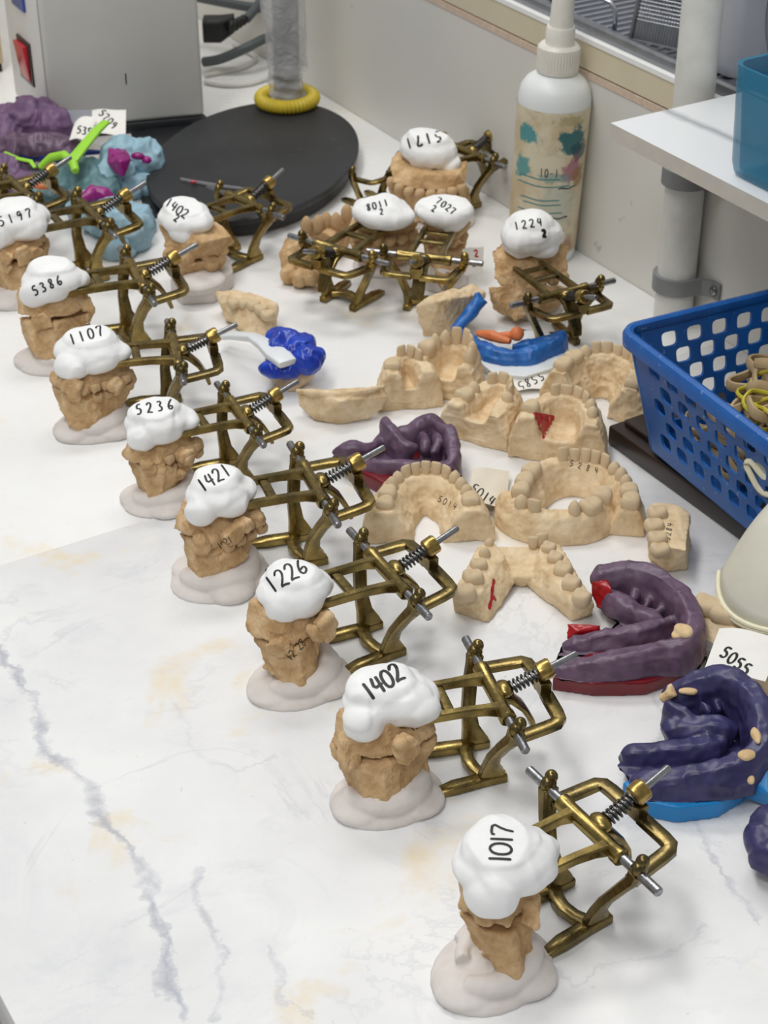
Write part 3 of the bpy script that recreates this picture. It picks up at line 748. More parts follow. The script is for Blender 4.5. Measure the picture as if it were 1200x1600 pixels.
articulator('articulator with cap marked 5386, in front of the cap at the left photo edge', (238, 474), (192, 400), 71, ('5386', (55, 454), (92, 438), 15), ck=.92, sk=.92, teeth=False)
articulator('articulator with cap marked 5197, cut by the left photo edge', (173, 367), (117, 312), 83, ('5197', (2, 346), (45, 333), 15), ck=.95, sk=.95, sw=.9, teeth=False)

def localizer(root):
    bpy.context.view_layer.update(); I = root.matrix_world.inverted()
    return lambda px, py, z: tuple(I @ Vector(at(px, py, z)))

# articulator whose cap is cut off by the left edge of the view
articulator('articulator in front of the silicone pile, its cap outside the photo', (62, 325), (2, 276), 91, None)

# the articulator with the block-like base in front of the black plate
root, cap, _ = articulator('articulator marked 1402 over 2, in front of the black plate', (424, 329), (342, 295), 97,
    ('1402', (264, 317), (289, 334), 15), [0] and ('2', (276, 341), (281, 344), 11), kind='custom', base=False,
    caps=[((.080, .006, .065), (.024, .028, .013)), ((.079, .004, .072), (.019, .022, .011)), ((.064, -.002, .063), (.016, .018, .009)), ((.092, .014, .057), (.012, .015, .010))], ink_w=.0017)
L = localizer(root)
ucs = rock('upper_cast', [L(247, 352, .05), L(258, 385, .042), L(300, 402, .038), L(345, 398, .038), L(363, 380, .042), L(362, 368, .05), L(340, 345, .055), L(260, 345, .056), L(320, 380, .055), L(300, 360, .036), L(330, 370, .036)], 971, root, amp=.6,
    extra=lambda mb: [mb.ell(L(x, y, .036), (.007, .007, .007), 0, 12, 8) for x, y in ((268, 398), (292, 404), (322, 398), (346, 392))])
lcs = rock('lower_cast', [L(264, 405, .030), L(270, 432, .012), L(300, 440, .010), L(340, 434, .010), L(345, 405, .030), L(300, 412, .033), L(335, 395, .030), L(285, 395, .030), L(335, 415, .012), L(280, 415, .012)], 972, root, amp=.6,
    extra=lambda mb: [mb.ell(L(x, y, .029), (.007, .006, .007), 0, 12, 8) for x, y in ((270, 408), (330, 412), (342, 404))])
pb = MB().prism([L(x, y, 0)[:2] for x, y in ((268, 462), (285, 477), (335, 474), (366, 448), (360, 425), (330, 415), (280, 428))], 0, .017)
pb.ell(L(315, 440, .016), (.026, .020, .008), 0, 16, 8)
fuse('plaster_base', pb, M['base'], root, .0012, 2, [(.0005, 60, '')], None, 5, 0.0)

# three articulators seen from behind and the large one by the wall
def cap_at(L, px, py, z, rx, ry, rz_, extra=()):
    c = L(px, py, z)
    return [(c, (rx, ry, rz_)), ((c[0], c[1], c[2] + rz_ * .45), (rx * .78, ry * .78, rz_ * .8))] + [(tuple(_v(L(x, y, zz)) * .68 + _v(c) * .32 - _v((0, 0, .003))), (r[0] * 1.25, r[1] * 1.25, r[2] * 1.1)) for x, y, zz, r in extra]
root, _, _ = articulator('articulator seen from behind, low cap marked 8011 over 2', (475, 373), (583, 404), 101, kind='bare')
L = localizer(root); cap = cap_shape(cap_at(L, 597, 332, .068, .024, .032, .012, [(632, 336, .064, (.012, .010, .006))]), 101, root)
def arch_teeth(mb, pts, z, r, L):
    for x, y in pts: mb.ell(L(x, y, z), r, 0, 12, 8)
P8 = ((556, 372), (574, 377), (592, 380), (610, 381), (628, 378), (644, 370))
uc = rock('upper_cast', [L(545, 350, .053), L(552, 372, .042), L(600, 380, .038), L(645, 368, .040), L(650, 345, .056), L(600, 332, .062), L(560, 337, .058), L(640, 334, .058)], 1011, root, amp=.5)
lc = rock('lower_cast', [L(548, 380, .032), L(560, 410, .012), L(600, 418, .010), L(640, 408, .012), L(648, 372, .034), L(600, 350, .034), L(600, 385, .034), L(560, 385, .01), L(640, 385, .01)], 1012, root, amp=.5)
for x, y in P8:
    tooth('molar', 'stone', uc, L(x, y - 6, .043), (.0052, .0050, .0055), 0, (3.14, 0)); tooth('molar', 'stone', lc, L(x, y + 5, .032), (.0052, .0050, .0055), 0)
base_shape(L(600, 415, 0)[:2], .030, .032, 1013, root)
bpy.context.view_layer.update()
write_on('handwritten_number', cap, [('8011', (576, 324), (603, 317), 11), ('2', (596, 331), (606, 330), 9)], .0015, M['ink'], cap)

root, _, _ = articulator('articulator seen from behind, layered cap marked 7027 over 2', (601, 390), (726, 404), 103, kind='bare')
L = localizer(root); cap = cap_shape(cap_at(L, 694, 330, .069, .025, .028, .014, [(715, 345, .064, (.012, .010, .008))]), 103, root, flat=(.081, 0, 0))
uc = rock('upper_cast', [L(660, 350, .053), L(668, 375, .04), L(700, 385, .04), L(728, 365, .042), L(733, 348, .056), L(700, 335, .062), L(670, 340, .060)], 1031, root, amp=.7)
lc = rock('lower_cast', [L(662, 375, .036), L(672, 420, .012), L(690, 450, .010), L(705, 430, .012), L(730, 368, .036), L(700, 350, .036), L(722, 395, .014), L(690, 400, .01)], 1032, root, amp=.7)
for x, y in ((672, 378), (690, 383), (708, 381), (724, 372)): tooth('molar', 'stone', uc, L(x, y - 3, .041), (.0048, .0046, .0052), 0, (3.14, 0))
base_shape(L(692, 440, 0)[:2], .028, .026, 1033, root)
bpy.context.view_layer.update()
write_on('handwritten_number', cap, [('7027', (686, 314), (708, 330), 11), ('2', (678, 326), (684, 329), 10)], .0015, M['ink'], cap)

root, _, _ = articulator('articulator seen from behind beside the spray bottle, cap marked 1224', (824, 465), (936, 438), 107, kind='bare')
L = localizer(root); cap = cap_shape(cap_at(L, 831, 366, .073, .028, .031, .018, [(805, 382, .065, (.014, .014, .010)), (855, 386, .065, (.014, .012, .010))]), 107, root)
uc = rock('upper_cast', [L(768, 392, .056), L(772, 430, .042), L(795, 455, .030), L(828, 440, .032), L(840, 415, .045), L(885, 425, .040), L(893, 385, .056), L(830, 375, .062), L(785, 380, .060), L(870, 380, .060), L(800, 420, .05)], 1071, root, amp=1.0, jit=.003)
lc = rock('lower_cast', [L(765, 450, .034), L(772, 480, .014), L(800, 500, .008), L(850, 490, .010), L(885, 450, .034), L(830, 440, .036), L(880, 470, .012), L(790, 450, .034), L(820, 460, .008)], 1072, root, amp=.9)
for x, y in ((845, 432), (864, 430), (880, 424)): tooth('molar', 'stone', lc, L(x, y + 8, .037), (.0055, .005, .006), 0)
base_shape(L(830, 480, 0)[:2], .032, .030, 1073, root)
bpy.context.view_layer.update()
write_on('handwritten_number', cap, [('1224', (807, 353), (843, 347), 13)], .0014, M['ink'], cap)
write_on('handwritten_number', cap, [('2', (850, 365), (858, 364), 11)], .0026, M['ink'], cap)

root, _, _ = articulator('large articulator by the wall with upside-down 5171 on a domed cap', (771, 250), (692, 218), 109, kind='bare')
L = localizer(root); cap = cap_shape(cap_at(L, 668, 234, .066, .028, .033, .018, [(716, 258, .056, (.010, .012, .008))]), 109, root, flat=(.086, 0, 0), vox=.0013)
uc = rock('upper_cast', [L(606, 262, .050), L(612, 285, .044), L(650, 297, .042), L(700, 297, .042), L(728, 285, .046), L(730, 250, .054), L(690, 225, .055), L(640, 225, .055), L(612, 245, .055), L(660, 272, .056), L(715, 272, .056)], 1091, root, amp=.35, vox=.001)
mc = rock('lower_cast', [L(606, 285, .036), L(615, 330, .010), L(670, 350, .010), L(738, 330, .010), L(735, 292, .036), L(690, 255, .036), L(640, 260, .036), L(660, 310, .036), L(710, 310, .034)], 1092, root, amp=.4, vox=.001)
for x, y in ((612, 290), (624, 300), (639, 306), (656, 309), (673, 310), (690, 309), (706, 306), (720, 300)):
    tooth('canine', 'stone', uc, L(x, y - 5, .041), (.0062, .0055, .0062), 0, (3.14, 0)); 
base_shape(L(690, 345, 0)[:2], .034, .036, 1093, root)
bpy.context.view_layer.update()
write_on('handwritten_number', cap, [('5171', (684, 213), (639, 224), 17)], .0022, M['ink'], cap)
root, _, _ = articulator('bare lower bow of a brass articulator, half hidden behind the casts under the 5171 cap', (553, 251), (618, 230), 113, kind='bow', scale=.78)

# ------------------------------------------------------------------ loose casts
def arch_pts(w, d, n=33, a0=-90, a1=90, p=.85):
    P = []
    for i in range(n):
        a = math.radians(a0 + (a1 - a0) * i / (n - 1))
        c = math.cos(a)
        P.append((w / 2 * math.copysign(abs(math.sin(a)) ** .92, math.sin(a)), -d / 2 + d * max(c, 0) ** p))
    return P
def cast(label, px, yaw, w, d, h, mat='stone_pale', fill=0.0, thick=.010, t0=.04, t1=.96, missing=(), tk=1.0, seed=0, rot=None, z=0.0, cat='dental cast', notch=None, amp=1.0, a0=-90, a1=90, ends=True, flare=.003, dent=None, up=1.0, p=.85, extra=None):
    loc = at(px[0], px[1], 0); loc[2] = z
    root = thing('dental_cast', label, cat, loc, 0, 'loose dental casts on the worktop', rot=rot or (0, 0, math.radians(yaw)))
    A = arch_pts(w - thick * 1.2, d - thick * .6, 41, a0, a1, p); mb = MB()
    if extra: extra(mb)
    o, i_ = thick * .75, thick * .75
    sec = [(o + flare, 0), (o + flare * .7, .45 * h), (o * .75, h * .86), (o * .40, h), (-i_ * .45, h), (-i_ * .95, h * .70), (-i_ * 1.25 - flare, h * .3), (-i_ * 1.35 - flare, 0)]
    mb.sweep([(x, y, 0) for x, y in A], sec)
    if fill:
        mb.prism([(x, y) for x, y in A], 0, h * fill)
    def fn(P, N):
        if fill:
            r2 = (P[:, 0] / (w * .3)) ** 2 + ((P[:, 1] + d * .12) / (d * .36)) ** 2
            P[:, 2] = np.where(P[:, 2] > h * .2, P[:, 2] - (h * .22) * np.exp(-r2 * 1.6) * (P[:, 2] < h * .8), P[:, 2])
        if notch is not None:
            q = np.exp(-((P[:, 0] - notch[0][0]) ** 2 + (P[:, 1] - notch[0][1]) ** 2) / notch[1] ** 2)
            P[:, 2] -= q * P[:, 2] * .45; P[:, 1] -= q * .010
        if dent is not None: P = dent(P, N)
        return P
    body = fuse('cast_body', mb, M[mat], root, .0010, 2, [(.0011 * amp, 60, ''), (.0009 * amp, 110, 'ridge'), (.0004 * amp, 260, 'ridge')], fn, seed, 0.0)
    # teeth set one after another along the ridge
    seg = [math.hypot(A[k + 1][0] - A[k][0], A[k + 1][1] - A[k][1]) for k in range(len(A) - 1)]; T = sum(seg)
    r = random.Random(seed); s = t0 * T; k = 0
    while s < t1 * T:
        q = abs(s / T - .5)
        kind, wd = ('incisor', .0033) if q < .15 else (('canine', .0036) if q < .21 else (('canine', .0040) if q < .31 else ('molar', .0053)))
        wd *= 1.12 * tk * r.uniform(.88, 1.12); s += wd
        if s > t1 * T: break
        acc = 0
        for m in range(len(seg)):
            if acc + seg[m] >= s: break
            acc += seg[m]
        f = (s - acc) / seg[m]; x = A[m][0] + (A[m + 1][0] - A[m][0]) * f; y = A[m][1] + (A[m + 1][1] - A[m][1]) * f
        an = math.atan2(A[m + 1][1] - A[m][1], A[m + 1][0] - A[m][0])
        if k not in missing:
            hz = {'incisor': .0066, 'canine': .0058, 'molar': .0056}[kind] * tk * up * r.uniform(.9, 1.1); dp = {'incisor': .0036, 'canine': .0046, 'molar': .0058}[kind] * tk
            tooth(kind, mat, body, (x, y, h * .98 + hz * .25), (wd * .98, dp, hz), an + r.uniform(-.1, .1), (r.uniform(-.12, .06), 0))
        s += wd; k += 1
    bpy.context.view_layer.update()
    return root, body
def hull_cast(label, px, pts, seed, mat='stone_pale', amp=.7, extra=None, vox=.001, yaw=0.0, jit=.0012, zmin=0.0):
    """a broken or trimmed piece: hull of (photo px, py, height) corner points"""
    loc = at(px[0], px[1], 0)
    root = thing('dental_cast', label, 'dental cast', loc, math.radians(yaw), 'loose dental casts on the worktop')
    L = localizer(root)
    body = rock('cast_body', [L(*p) for p in pts], seed, root, mat, vox, amp, (lambda mb: extra(mb, L)) if extra else None, jit, zmin)
    bpy.context.view_layer.update(); return root, body, L

c5014, b5014 = cast('horseshoe cast inscribed 5014, beside the folded 5014 note', (666, 815), 2, .084, .066, .026, seed=201, thick=.0175, t0=.03, t1=.97, amp=.8, tk=1.15, p=1.0)
write_on('handwritten_number', b5014, [('5014', (688, 780), (711, 791), 10)], .0006, M['ink_thin'], b5014)
c5284, b5284 = cast('open horseshoe cast inscribed 5284 along its front teeth', (898, 795), -8, .094, .070, .024, seed=203, thick=.012, missing=(3, 4), amp=.8, tk=1.2, t0=.02, t1=.98)
write_on('handwritten_number', [b5284] + list(b5284.children), [('5284', (893, 724), (932, 735), 10)], .0006, M['ink_thin'], b5284)
cast('shallow curved partial cast with one molar at its right end', (868, 822), 178, .082, .036, .021, seed=205, thick=.012, missing=(3, 4, 7, 8, 9), amp=.8, tk=1.3, t0=.02, t1=.97)
def v_arms(mb, L):
    mb.hull([L(*q) for q in ((746, 852, .022), (772, 848, .022), (788, 866, .019), (710, 926, .021), (748, 930, .017), (712, 954, .0), (762, 972, .0), (776, 950, .003), (806, 908, .006), (730, 900, .0))])
    mb.hull([L(*q) for q in ((846, 850, .022), (872, 852, .022), (926, 942, .019), (898, 944, .017), (926, 962, .0), (892, 970, .0), (818, 906, .003), (885, 890, .0), (842, 880, .018), (848, 905, .010))])
cv, bv, L = hull_cast('V-shaped cast with a red wax line on its left arm', (815, 922), [(765, 856, .018), (862, 852, .018), (815, 872, .015), (770, 885, .0), (862, 885, .0), (815, 914, .001), (792, 902, .009), (838, 902, .009)], 207, amp=.6, extra=v_arms)
for k, (x, y, kd, a_, q_) in enumerate(((764, 851, 'canine', .5, .8), (757, 866, 'canine', .3, .9), (748, 884, 'molar', .3, .9), (739, 904, 'molar', .3, 1.1), (727, 927, 'molar', .3, 1.1), (833, 848, 'incisor', 0, .8), (846, 845, 'incisor', .2, 1.0), (858, 857, 'molar', -.4, .8), (868, 873, 'molar', -.5, .85), (880, 892, 'molar', -.5, 1.0), (893, 913, 'molar', -.5, 1.0), (909, 935, 'molar', -.5, 1.0))):
    tooth(kd, 'stone_pale', bv, L(x, y, .0215), (.0064 * q_ * (.75 if kd != 'molar' else 1), .0058 * q_ * (.8 if kd != 'molar' else 1), .0062 * q_), a_)
bpy.context.view_layer.update()
write_on('red_wax_line', bv, [], .0028, M['redspot'], bv, extra=[[(772, 905), (769, 920), (768, 935), (764, 952)], [(768, 930), (775, 938)]])
cast('small cast with a notched left side, left of the bowl-shaped cast', (637, 624), 8, .043, .040, .033, fill=.62, seed=209, thick=.012, tk=1.2, missing=(1, 5), t0=.08, t1=.90, amp=1.2)
cast('bowl-shaped cast with upright front teeth, below the leaning slab cast', (704, 606), -24, .052, .046, .033, fill=.6, seed=211, thick=.011, tk=1.2, up=1.35, t0=.05, t1=.9)
cast('stubby cast with worn teeth, left of the cast with the red patch', (762, 670), -30, .050, .058, .029, fill=.7, seed=213, thick=.013, missing=(2, 8), t0=.08, t1=.95, tk=1.25, amp=1.3)
cr, br = cast('cast with a red triangular wax patch on its palate', (876, 702), -14, .066, .052, .037, fill=.6, seed=215, thick=.014, missing=(1, 2), t0=.06, t1=.92, tk=1.2, amp=1.1)
L = localizer(cr)
write_on('red_wax_patch', br, [], .0046, M['redspot'], br, extra=[[(834, 648), (866, 654)], [(836, 654), (862, 660)], [(839, 661), (859, 665)], [(842, 668), (856, 671)], [(845, 675), (853, 678)], [(847, 682), (851, 684)]])
cast('rough cast half hidden behind the blue basket', (940, 628), -26, .080, .058, .032, seed=217, thick=.015, t0=.03, t1=.97, missing=(9,), amp=1.5, tk=1.25)
# trimmed and broken pieces
r_, b_, L = hull_cast('small trimmed quadrant cast beside the dark wood plinth', (1043, 880), [(1012, 800, .026), (1020, 788, .03), (1060, 790, .03), (1078, 805, .028), (1074, 860, .028), (1015, 850, .024), (1018, 872, .004), (1040, 892, .0), (1070, 888, .0), (1078, 850, .0), (1012, 830, .0)], 221, amp=.6)
for x, y, z in ((1027, 802, .031), (1022, 822, .029), (1027, 842, .028), (1031, 860, .025)): tooth('molar', 'stone_pale', b_, L(x, y, z), (.0068, .0062, .0055), .3)
write_on('handwritten_number', b_, [('5284', (1043, 842), (1047, 820), 9)], .0006, M['ink_thin'], b_)
r_, b_, L = hull_cast('triangular cast piece with a row of molars, left of the royal blue impression', (390, 505), [(334, 453, .022), (340, 470, .016), (352, 500, .004), (385, 522, .004), (415, 528, .002), (432, 515, .004), (434, 476, .024), (415, 465, .026), (370, 456, .024), (400, 478, .024), (360, 480, .0), (430, 505, .0)], 223, amp=.8)
for x, y, z in ((366, 474, .022), (382, 474, .023), (396, 477, .024), (408, 484, .023), (418, 493, .021)): tooth('molar', 'stone_pale', b_, L(x, y, z), (.0058, .0055, .005), .6)
r_, b_, L = hull_cast('smooth boat-shaped cast piece lying on its curved side', (533, 648), [(462, 610, .018), (466, 634, .008), (490, 656, .002), (530, 662, .0), (575, 656, .002), (600, 638, .008), (604, 618, .018), (596, 606, .022), (560, 616, .024), (500, 616, .022), (530, 628, .024)], 225, mat='stone_pale', amp=.45,
    extra=lambda mb, L: mb.tube([L(463, 610, .020), L(490, 614, .023), L(530, 617, .025), (L(570, 612, .025)), L(600, 604, .024)], [.0015, .003, .0035, .003, .0012], 8))
r_, b_, L = hull_cast('large rough slab cast leaning beside the blue and orange impression', (700, 515), [(652, 480, .030), (655, 505, .012), (665, 524, .0), (705, 522, .0), (740, 490, .010), (757, 458, .034), (740, 446, .040), (700, 455, .040), (668, 468, .038), (720, 500, .0), (690, 470, .044)], 227, amp=.8)
fuse('blue_putty_residue', MB().tube([L(710, 520, .014), L(725, 500, .022), L(738, 485, .028), L(752, 470, .034), L(745, 458, .040)], [.004, .006, .0065, .006, .003], 10), M['midblue'], r_, .0011, 2, [(.0016, 90, ''), (.001, 200, '')], None, 4)
r_, b_, L = hull_cast('knobbly cast pair lying left of the 8011 articulator, lower piece', (470, 430), [(434, 395, .024), (440, 425, .008), (452, 442, .0), (485, 448, .0), (500, 430, .004), (505, 395, .022), (480, 370, .036), (448, 372, .034), (470, 380, .036)], 229, mat='stone', amp=.7,
    extra=lambda mb, L: [mb.ell(L(x, y, z), (.008, .008, .008), 0, 12, 8) for x, y, z in ((450, 428, .010), (468, 434, .010), (486, 434, .010))])
r_, b_, L = hull_cast('knobbly toothed cast against the black plate, behind the 8011 articulator', (520, 395), [(478, 370, .020), (500, 392, .004), (540, 392, .002), (555, 360, .016), (545, 335, .034), (510, 345, .034), (485, 352, .032), (520, 370, .03)], 231, mat='stone', amp=.7)
for x, y, z in ((479, 352, .036), (497, 350, .037), (510, 345, .038), (525, 346, .038), (542, 333, .040)): tooth('canine', 'stone', b_, L(x, y, z), (.0058, .0058, .009), 0)
r_, b_, L = hull_cast('broad cast with two large molars under the latex glove', (1150, 985), [(1082, 955, .022), (1090, 990, .006), (1110, 1050, .0), (1200, 1090, .0), (1260, 1060, .0), (1260, 960, .022), (1180, 935, .022), (1100, 938, .024), (1140, 985, .022), (1200, 1000, .022)], 233, amp=.4)
for x, y, z in ((1106, 948, .026), (1133, 960, .026)): tooth('molar', 'stone_pale', b_, L(x, y, z), (.0100, .0080, .0075), -.5)
for i in range(6): tooth('incisor', 'stone_pale', b_, L(1155 + 14 * i, 975 + 7 * i, .024), (.0046, .0040, .0070), -.5)
r_, b_, L = hull_cast('cast fragment at the right photo edge, under an indigo impression scrap', (1215, 1320), [(1188, 1290, .018), (1180, 1310, .008), (1190, 1335, .0), (1240, 1350, .0), (1250, 1290, .02), (1200, 1262, .030), (1215, 1255, .03)], 235, amp=.9)

# ------------------------------------------------------------------ impressions
GIMP = 'dental impressions on the worktop'
def wall(mb, pts, r, L, seed=0):
    """a standing rim of impression material through (px, py, top height) points, down to the worktop"""
    P = [L(*p) for p in pts]; n = len(P); path = []
    for i in range(n - 1):                         # Catmull-Rom, so the rim is smooth
        a, b, c, d = [np.array(P[max(0, min(n - 1, i + k))]) for k in (-1, 0, 1, 2)]
        for k in range(5):
            t = k / 5; path.append(.5 * (2 * b + (c - a) * t + (2 * a - 5 * b + 4 * c - d) * t * t + (3 * b - a - 3 * c + d) * t ** 3))
    path.append(np.array(P[-1])); secs = []
    for i, p in enumerate(path):
        e = min(1, .45 + min(i, len(path) - 1 - i) * .18); q = r * e; z = p[2]
        secs.append([(q * 1.15, -z + .001), (q * 1.25, -z * .5), (q * 1.0, -q * .5), (q * .55, q * .35), (-q * .55, q * .35), (-q * 1.0, -q * .5), (-q * 1.1, -z * .5), (-q * 1.15, -z + .001)])
    mb.sweep(path, secs)
def impression(label, px, mat, seed, group=GIMP):
    root = thing('dental_impression', label, 'impression', at(px[0], px[1], 0), 0, group)
    return root, localizer(root)
def floor_fill(mb, pts, L, z):
    poly = [L(x, y, z)[:2] for x, y in pts]; mb.prism(poly, .0, z)
NZ = [(.0014, 45, ''), (.0010, 95, 'ridge'), (.0004, 240, '')]
def dents(cs, depth, rad):
    def fn(P, N):
        for c in cs:
            r2 = ((P[:, 0] - c[0]) ** 2 + (P[:, 1] - c[1]) ** 2) / rad ** 2
            P[:, 2] = np.where(P[:, 2] > .004, np.maximum(.004, P[:, 2] - depth * np.exp(-r2 * 1.5)), P[:, 2])
        return P
    return fn
# plum impression in the middle
root, L = impression('plum impression with folded flaps on a dark red tray, right of the 1421 articulator', (620, 725), 'purple', 1)
mb = MB()
wall(mb, [(520, 708, .016), (545, 692, .026), (575, 690, .026), (605, 676, .024), (640, 668, .030), (662, 652, .036), (690, 656, .036), (706, 682, .032), (706, 720, .026), (670, 728, .022), (610, 722, .020), (560, 722, .016), (522, 712, .012)], .0052, L)
wall(mb, [(600, 650, .034), (610, 668, .032), (632, 690, .028), (650, 700, .024)], .006, L)
wall(mb, [(655, 668, .026), (665, 690, .026), (660, 705, .022)], .0035, L)
wall(mb, [(680, 668, .028), (685, 690, .026), (676, 708, .022)], .0035, L)
floor_fill(mb, [(525, 715), (560, 700), (610, 690), (660, 672), (700, 690), (705, 725), (650, 740), (560, 735)], L, .012)
fuse('impression_body', mb, M['purple'], root, .0011, 3, NZ, dents([L(575, 710, .01), L(640, 712, .01), L(694, 700, .01)], .008, .008), 11, .009)
tr = MB(); floor_fill(tr, [(560, 735), (610, 760), (680, 762), (716, 748), (722, 715), (690, 690), (600, 700)], L, .012); fuse('impression_tray', tr, M['redtray'], root, .0012, 3, [(.0008, 60, '')], None, 12, 0.0)
# plum and red impression
root, L = impression('plum impression with bright red wax stops, right of the V-shaped cast', (985, 1000), 'purple', 2)
mb = MB()
wall(mb, [(926, 905, .026), (945, 893, .030), (985, 887, .034), (1030, 900, .036), (1068, 930, .036), (1084, 968, .034), (1070, 1000, .030), (1030, 1012, .027), (980, 1022, .024), (930, 1034, .020), (885, 1040, .015), (862, 1044, .012)], .0075, L)
wall(mb, [(950, 925, .022), (985, 948, .020), (1015, 960, .020), (1025, 975, .020), (995, 985, .020), (950, 990, .019), (915, 998, .016), (880, 1010, .012)], .0070, L)
for a, b in (((1000, 905), (990, 935)), ((1020, 915), (1010, 945)), ((1045, 935), (1028, 955)), ((1055, 965), (1035, 972))): wall(mb, [(*a, .026), ((a[0] + b[0]) / 2, (a[1] + b[1]) / 2, .024), (*b, .022)], .0022, L)
floor_fill(mb, [(866, 1040), (880, 1008), (950, 990), (985, 960), (930, 920), (985, 900), (1050, 925), (1082, 975), (1060, 1020), (960, 1045)], L, .010)
fuse('impression_body', mb, M['purple'], root, .0011, 2, NZ, None, 21, .0105)
tr = MB(); floor_fill(tr, [(862, 1058), (930, 1068), (1010, 1066), (1060, 1050), (1095, 1010), (1098, 960), (1060, 940), (1000, 985), (900, 1030)], L, .011); fuse('impression_tray', tr, M['redtray'], root, .0012, 3, [(.0006, 60, '')], None, 22, 0.0)
for pts, nm in (([(925, 908, .026), (948, 905, .028), (958, 922, .027), (955, 955, .012), (935, 950, .010), (926, 930, .014), (945, 925, .024)], 1), ([(884, 972, .017), (940, 975, .017), (942, 992, .010), (884, 1000, .008), (905, 985, .016), (930, 985, .015)], 2)):
    fuse('red_wax_stop', MB().hull([L(*p) for p in pts]), M['redwax'], root, .0009, 2, [(.0010, 90, ''), (.0006, 200, 'ridge')], None, nm)
fuse('stone_residue', MB().ell(L(1068, 985, .033), (.0058, .0075, .0035), .4).ell(L(1058, 992, .031), (.004, .004, .002)), M['residue'], root, .0008, 2, [(.0008, 160, '')], None, 6)
fuse('tray_handle', MB().hull([L(*p) for p in ((1078, 1000, .016), (1105, 1000, .014), (1112, 1020, .010), (1085, 1040, .006), (1070, 1030, .010), (1092, 1010, .004), (1118, 1008, .012))]), M['clear'], root, .001, 2, [(.0008, 120, 'ridge')], None, 7)
# indigo impression
root, L = impression('dark indigo impression on a bright blue tray at the right', (1090, 1180), 'indigo', 3)
mb = MB()
wall(mb, [(1035, 1090, .022), (1060, 1072, .032), (1100, 1056, .040), (1145, 1055, .044), (1180, 1085, .044), (1195, 1130, .042), (1180, 1170, .036), (1140, 1192, .030), (1080, 1208, .026), (1020, 1216, .021), (985, 1218, .018)], .0085, L)
wall(mb, [(968, 1180, .018), (1000, 1172, .020), (1050, 1168, .022), (1100, 1162, .023), (1130, 1155, .022)], .0080, L)
wall(mb, [(1035, 1142, .020), (1060, 1132, .024), (1095, 1130, .027), (1125, 1132, .027), (1150, 1140, .024)], .0085, L)
wall(mb, [(1042, 1095, .030), (1065, 1108, .030), (1090, 1122, .028)], .0045, L)
for a, b in (((1110, 1085), (1125, 1110)), ((1130, 1080), (1145, 1105)), ((1095, 1095), (1110, 1115))): wall(mb, [(*a, .030), ((a[0] + b[0]) / 2 + 3, (a[1] + b[1]) / 2, .029), (*b, .027)], .0020, L)
floor_fill(mb, [(965, 1195), (985, 1222), (1080, 1220), (1160, 1195), (1195, 1140), (1180, 1085), (1110, 1070), (1040, 1095), (1040, 1160)], L, .013)
fuse('impression_body', mb, M['indigo'], root, .0012, 3, NZ, None, 31, .0125)
tr = MB(); floor_fill(tr, [(972, 1222), (1000, 1250), (1060, 1262), (1125, 1254), (1165, 1230), (1205, 1160), (1150, 1140), (1050, 1190)], L, .0125); fuse('impression_tray', tr, M['bluetray'], root, .0012, 3, [(.0004, 60, '')], None, 32, 0.0)
for x, y in ((1022, 1250), (1052, 1256), (1084, 1255), (1115, 1249), (1140, 1238)):
    fuse('silicone_tab', MB().ell(L(x, y, .008), (.0062, .0040, .0085)), M['indigo'], root, .001, 1, [(.0010, 150, '')], None, x, 0.0005)
fuse('tray_handle', MB().hull([L(*p) for p in ((1150, 1200, .020), (1146, 1225, .010), (1165, 1248, .004), (1240, 1275, .004), (1260, 1220, .020), (1230, 1170, .030), (1200, 1175, .030), (1200, 1240, .018))]), M['bluetray'], root, .001, 3, [(.0002, 60, '')], None, 33)
fuse('stone_residue', MB().ell(L(1166, 1180, .036), (.0055, .004, .003)).ell(L(1182, 1150, .040), (.003, .007, .003)).ell(L(1172, 1215, .024), (.0025, .005, .0025)), M['residue'], root, .0008, 2, [(.001, 160, '')], None, 8)
fuse('stone_residue', MB().tube([L(1035, 1092, .026), L(1050, 1082, .032), L(1046, 1070, .036)], [.004, .0045, .0015], 8).ell(L(1075, 1080, .034), (.006, .003, .002)), M['residue'], root, .0008, 2, [(.001, 160, '')], None, 9)
# indigo scrap at the right edge
root, L = impression('torn indigo impression scrap at the right photo edge, in front of the blue tray handle', (1205, 1320), 'indigo', 4)
root.location.z = .002
fuse('impression_body', MB().ell(L(1190, 1315, .020), (.010, .012, .010)).ell(L(1205, 1340, .016), (.012, .012, .012)).ell(L(1215, 1290, .026), (.016, .012, .008)), M['indigo'], root, .001, 2, NZ, None, 41)
# blue and orange impression on white tray
root, L = impression('blue and orange impression lying on a white tray, below the 1224 articulator', (810, 555), 'midblue', 5)
tr = MB(); P = [L(x, y, .0)[:2] for x, y in ((748, 545), (744, 578), (770, 600), (820, 605), (868, 590), (888, 560), (876, 540), (838, 532), (795, 532))]
tr.prism(P, 0, .010, .9); fuse('impression_tray', tr, M['wht_plastic'], root, .0011, 5, (), None, 1, 0.0)
mb = MB(); wall(mb, [(722, 515, .016), (745, 535, .016), (772, 548, .018), (800, 552, .018), (830, 548, .019), (858, 535, .020), (880, 520, .022)], .0072, L)
wall(mb, [(800, 540, .018), (835, 534, .020), (874, 520, .022)], .0060, L)
fuse('impression_body', mb, M['midblue'], root, .001, 2, [(.0014, 70, ''), (.0008, 160, 'ridge')], None, 51, .006)
fuse('orange_putty', MB().tube([L(745, 520, .022), L(770, 525, .024), L(798, 534, .024)], [.003, .0052, .003], 10).ell(L(808, 522, .026), (.0062, .0062, .0062)).tube([L(780, 524, .024), L(806, 524, .024)], [.003, .004], 8), M['orange'], root, .0008, 2, [(.0008, 120, '')], None, 52)
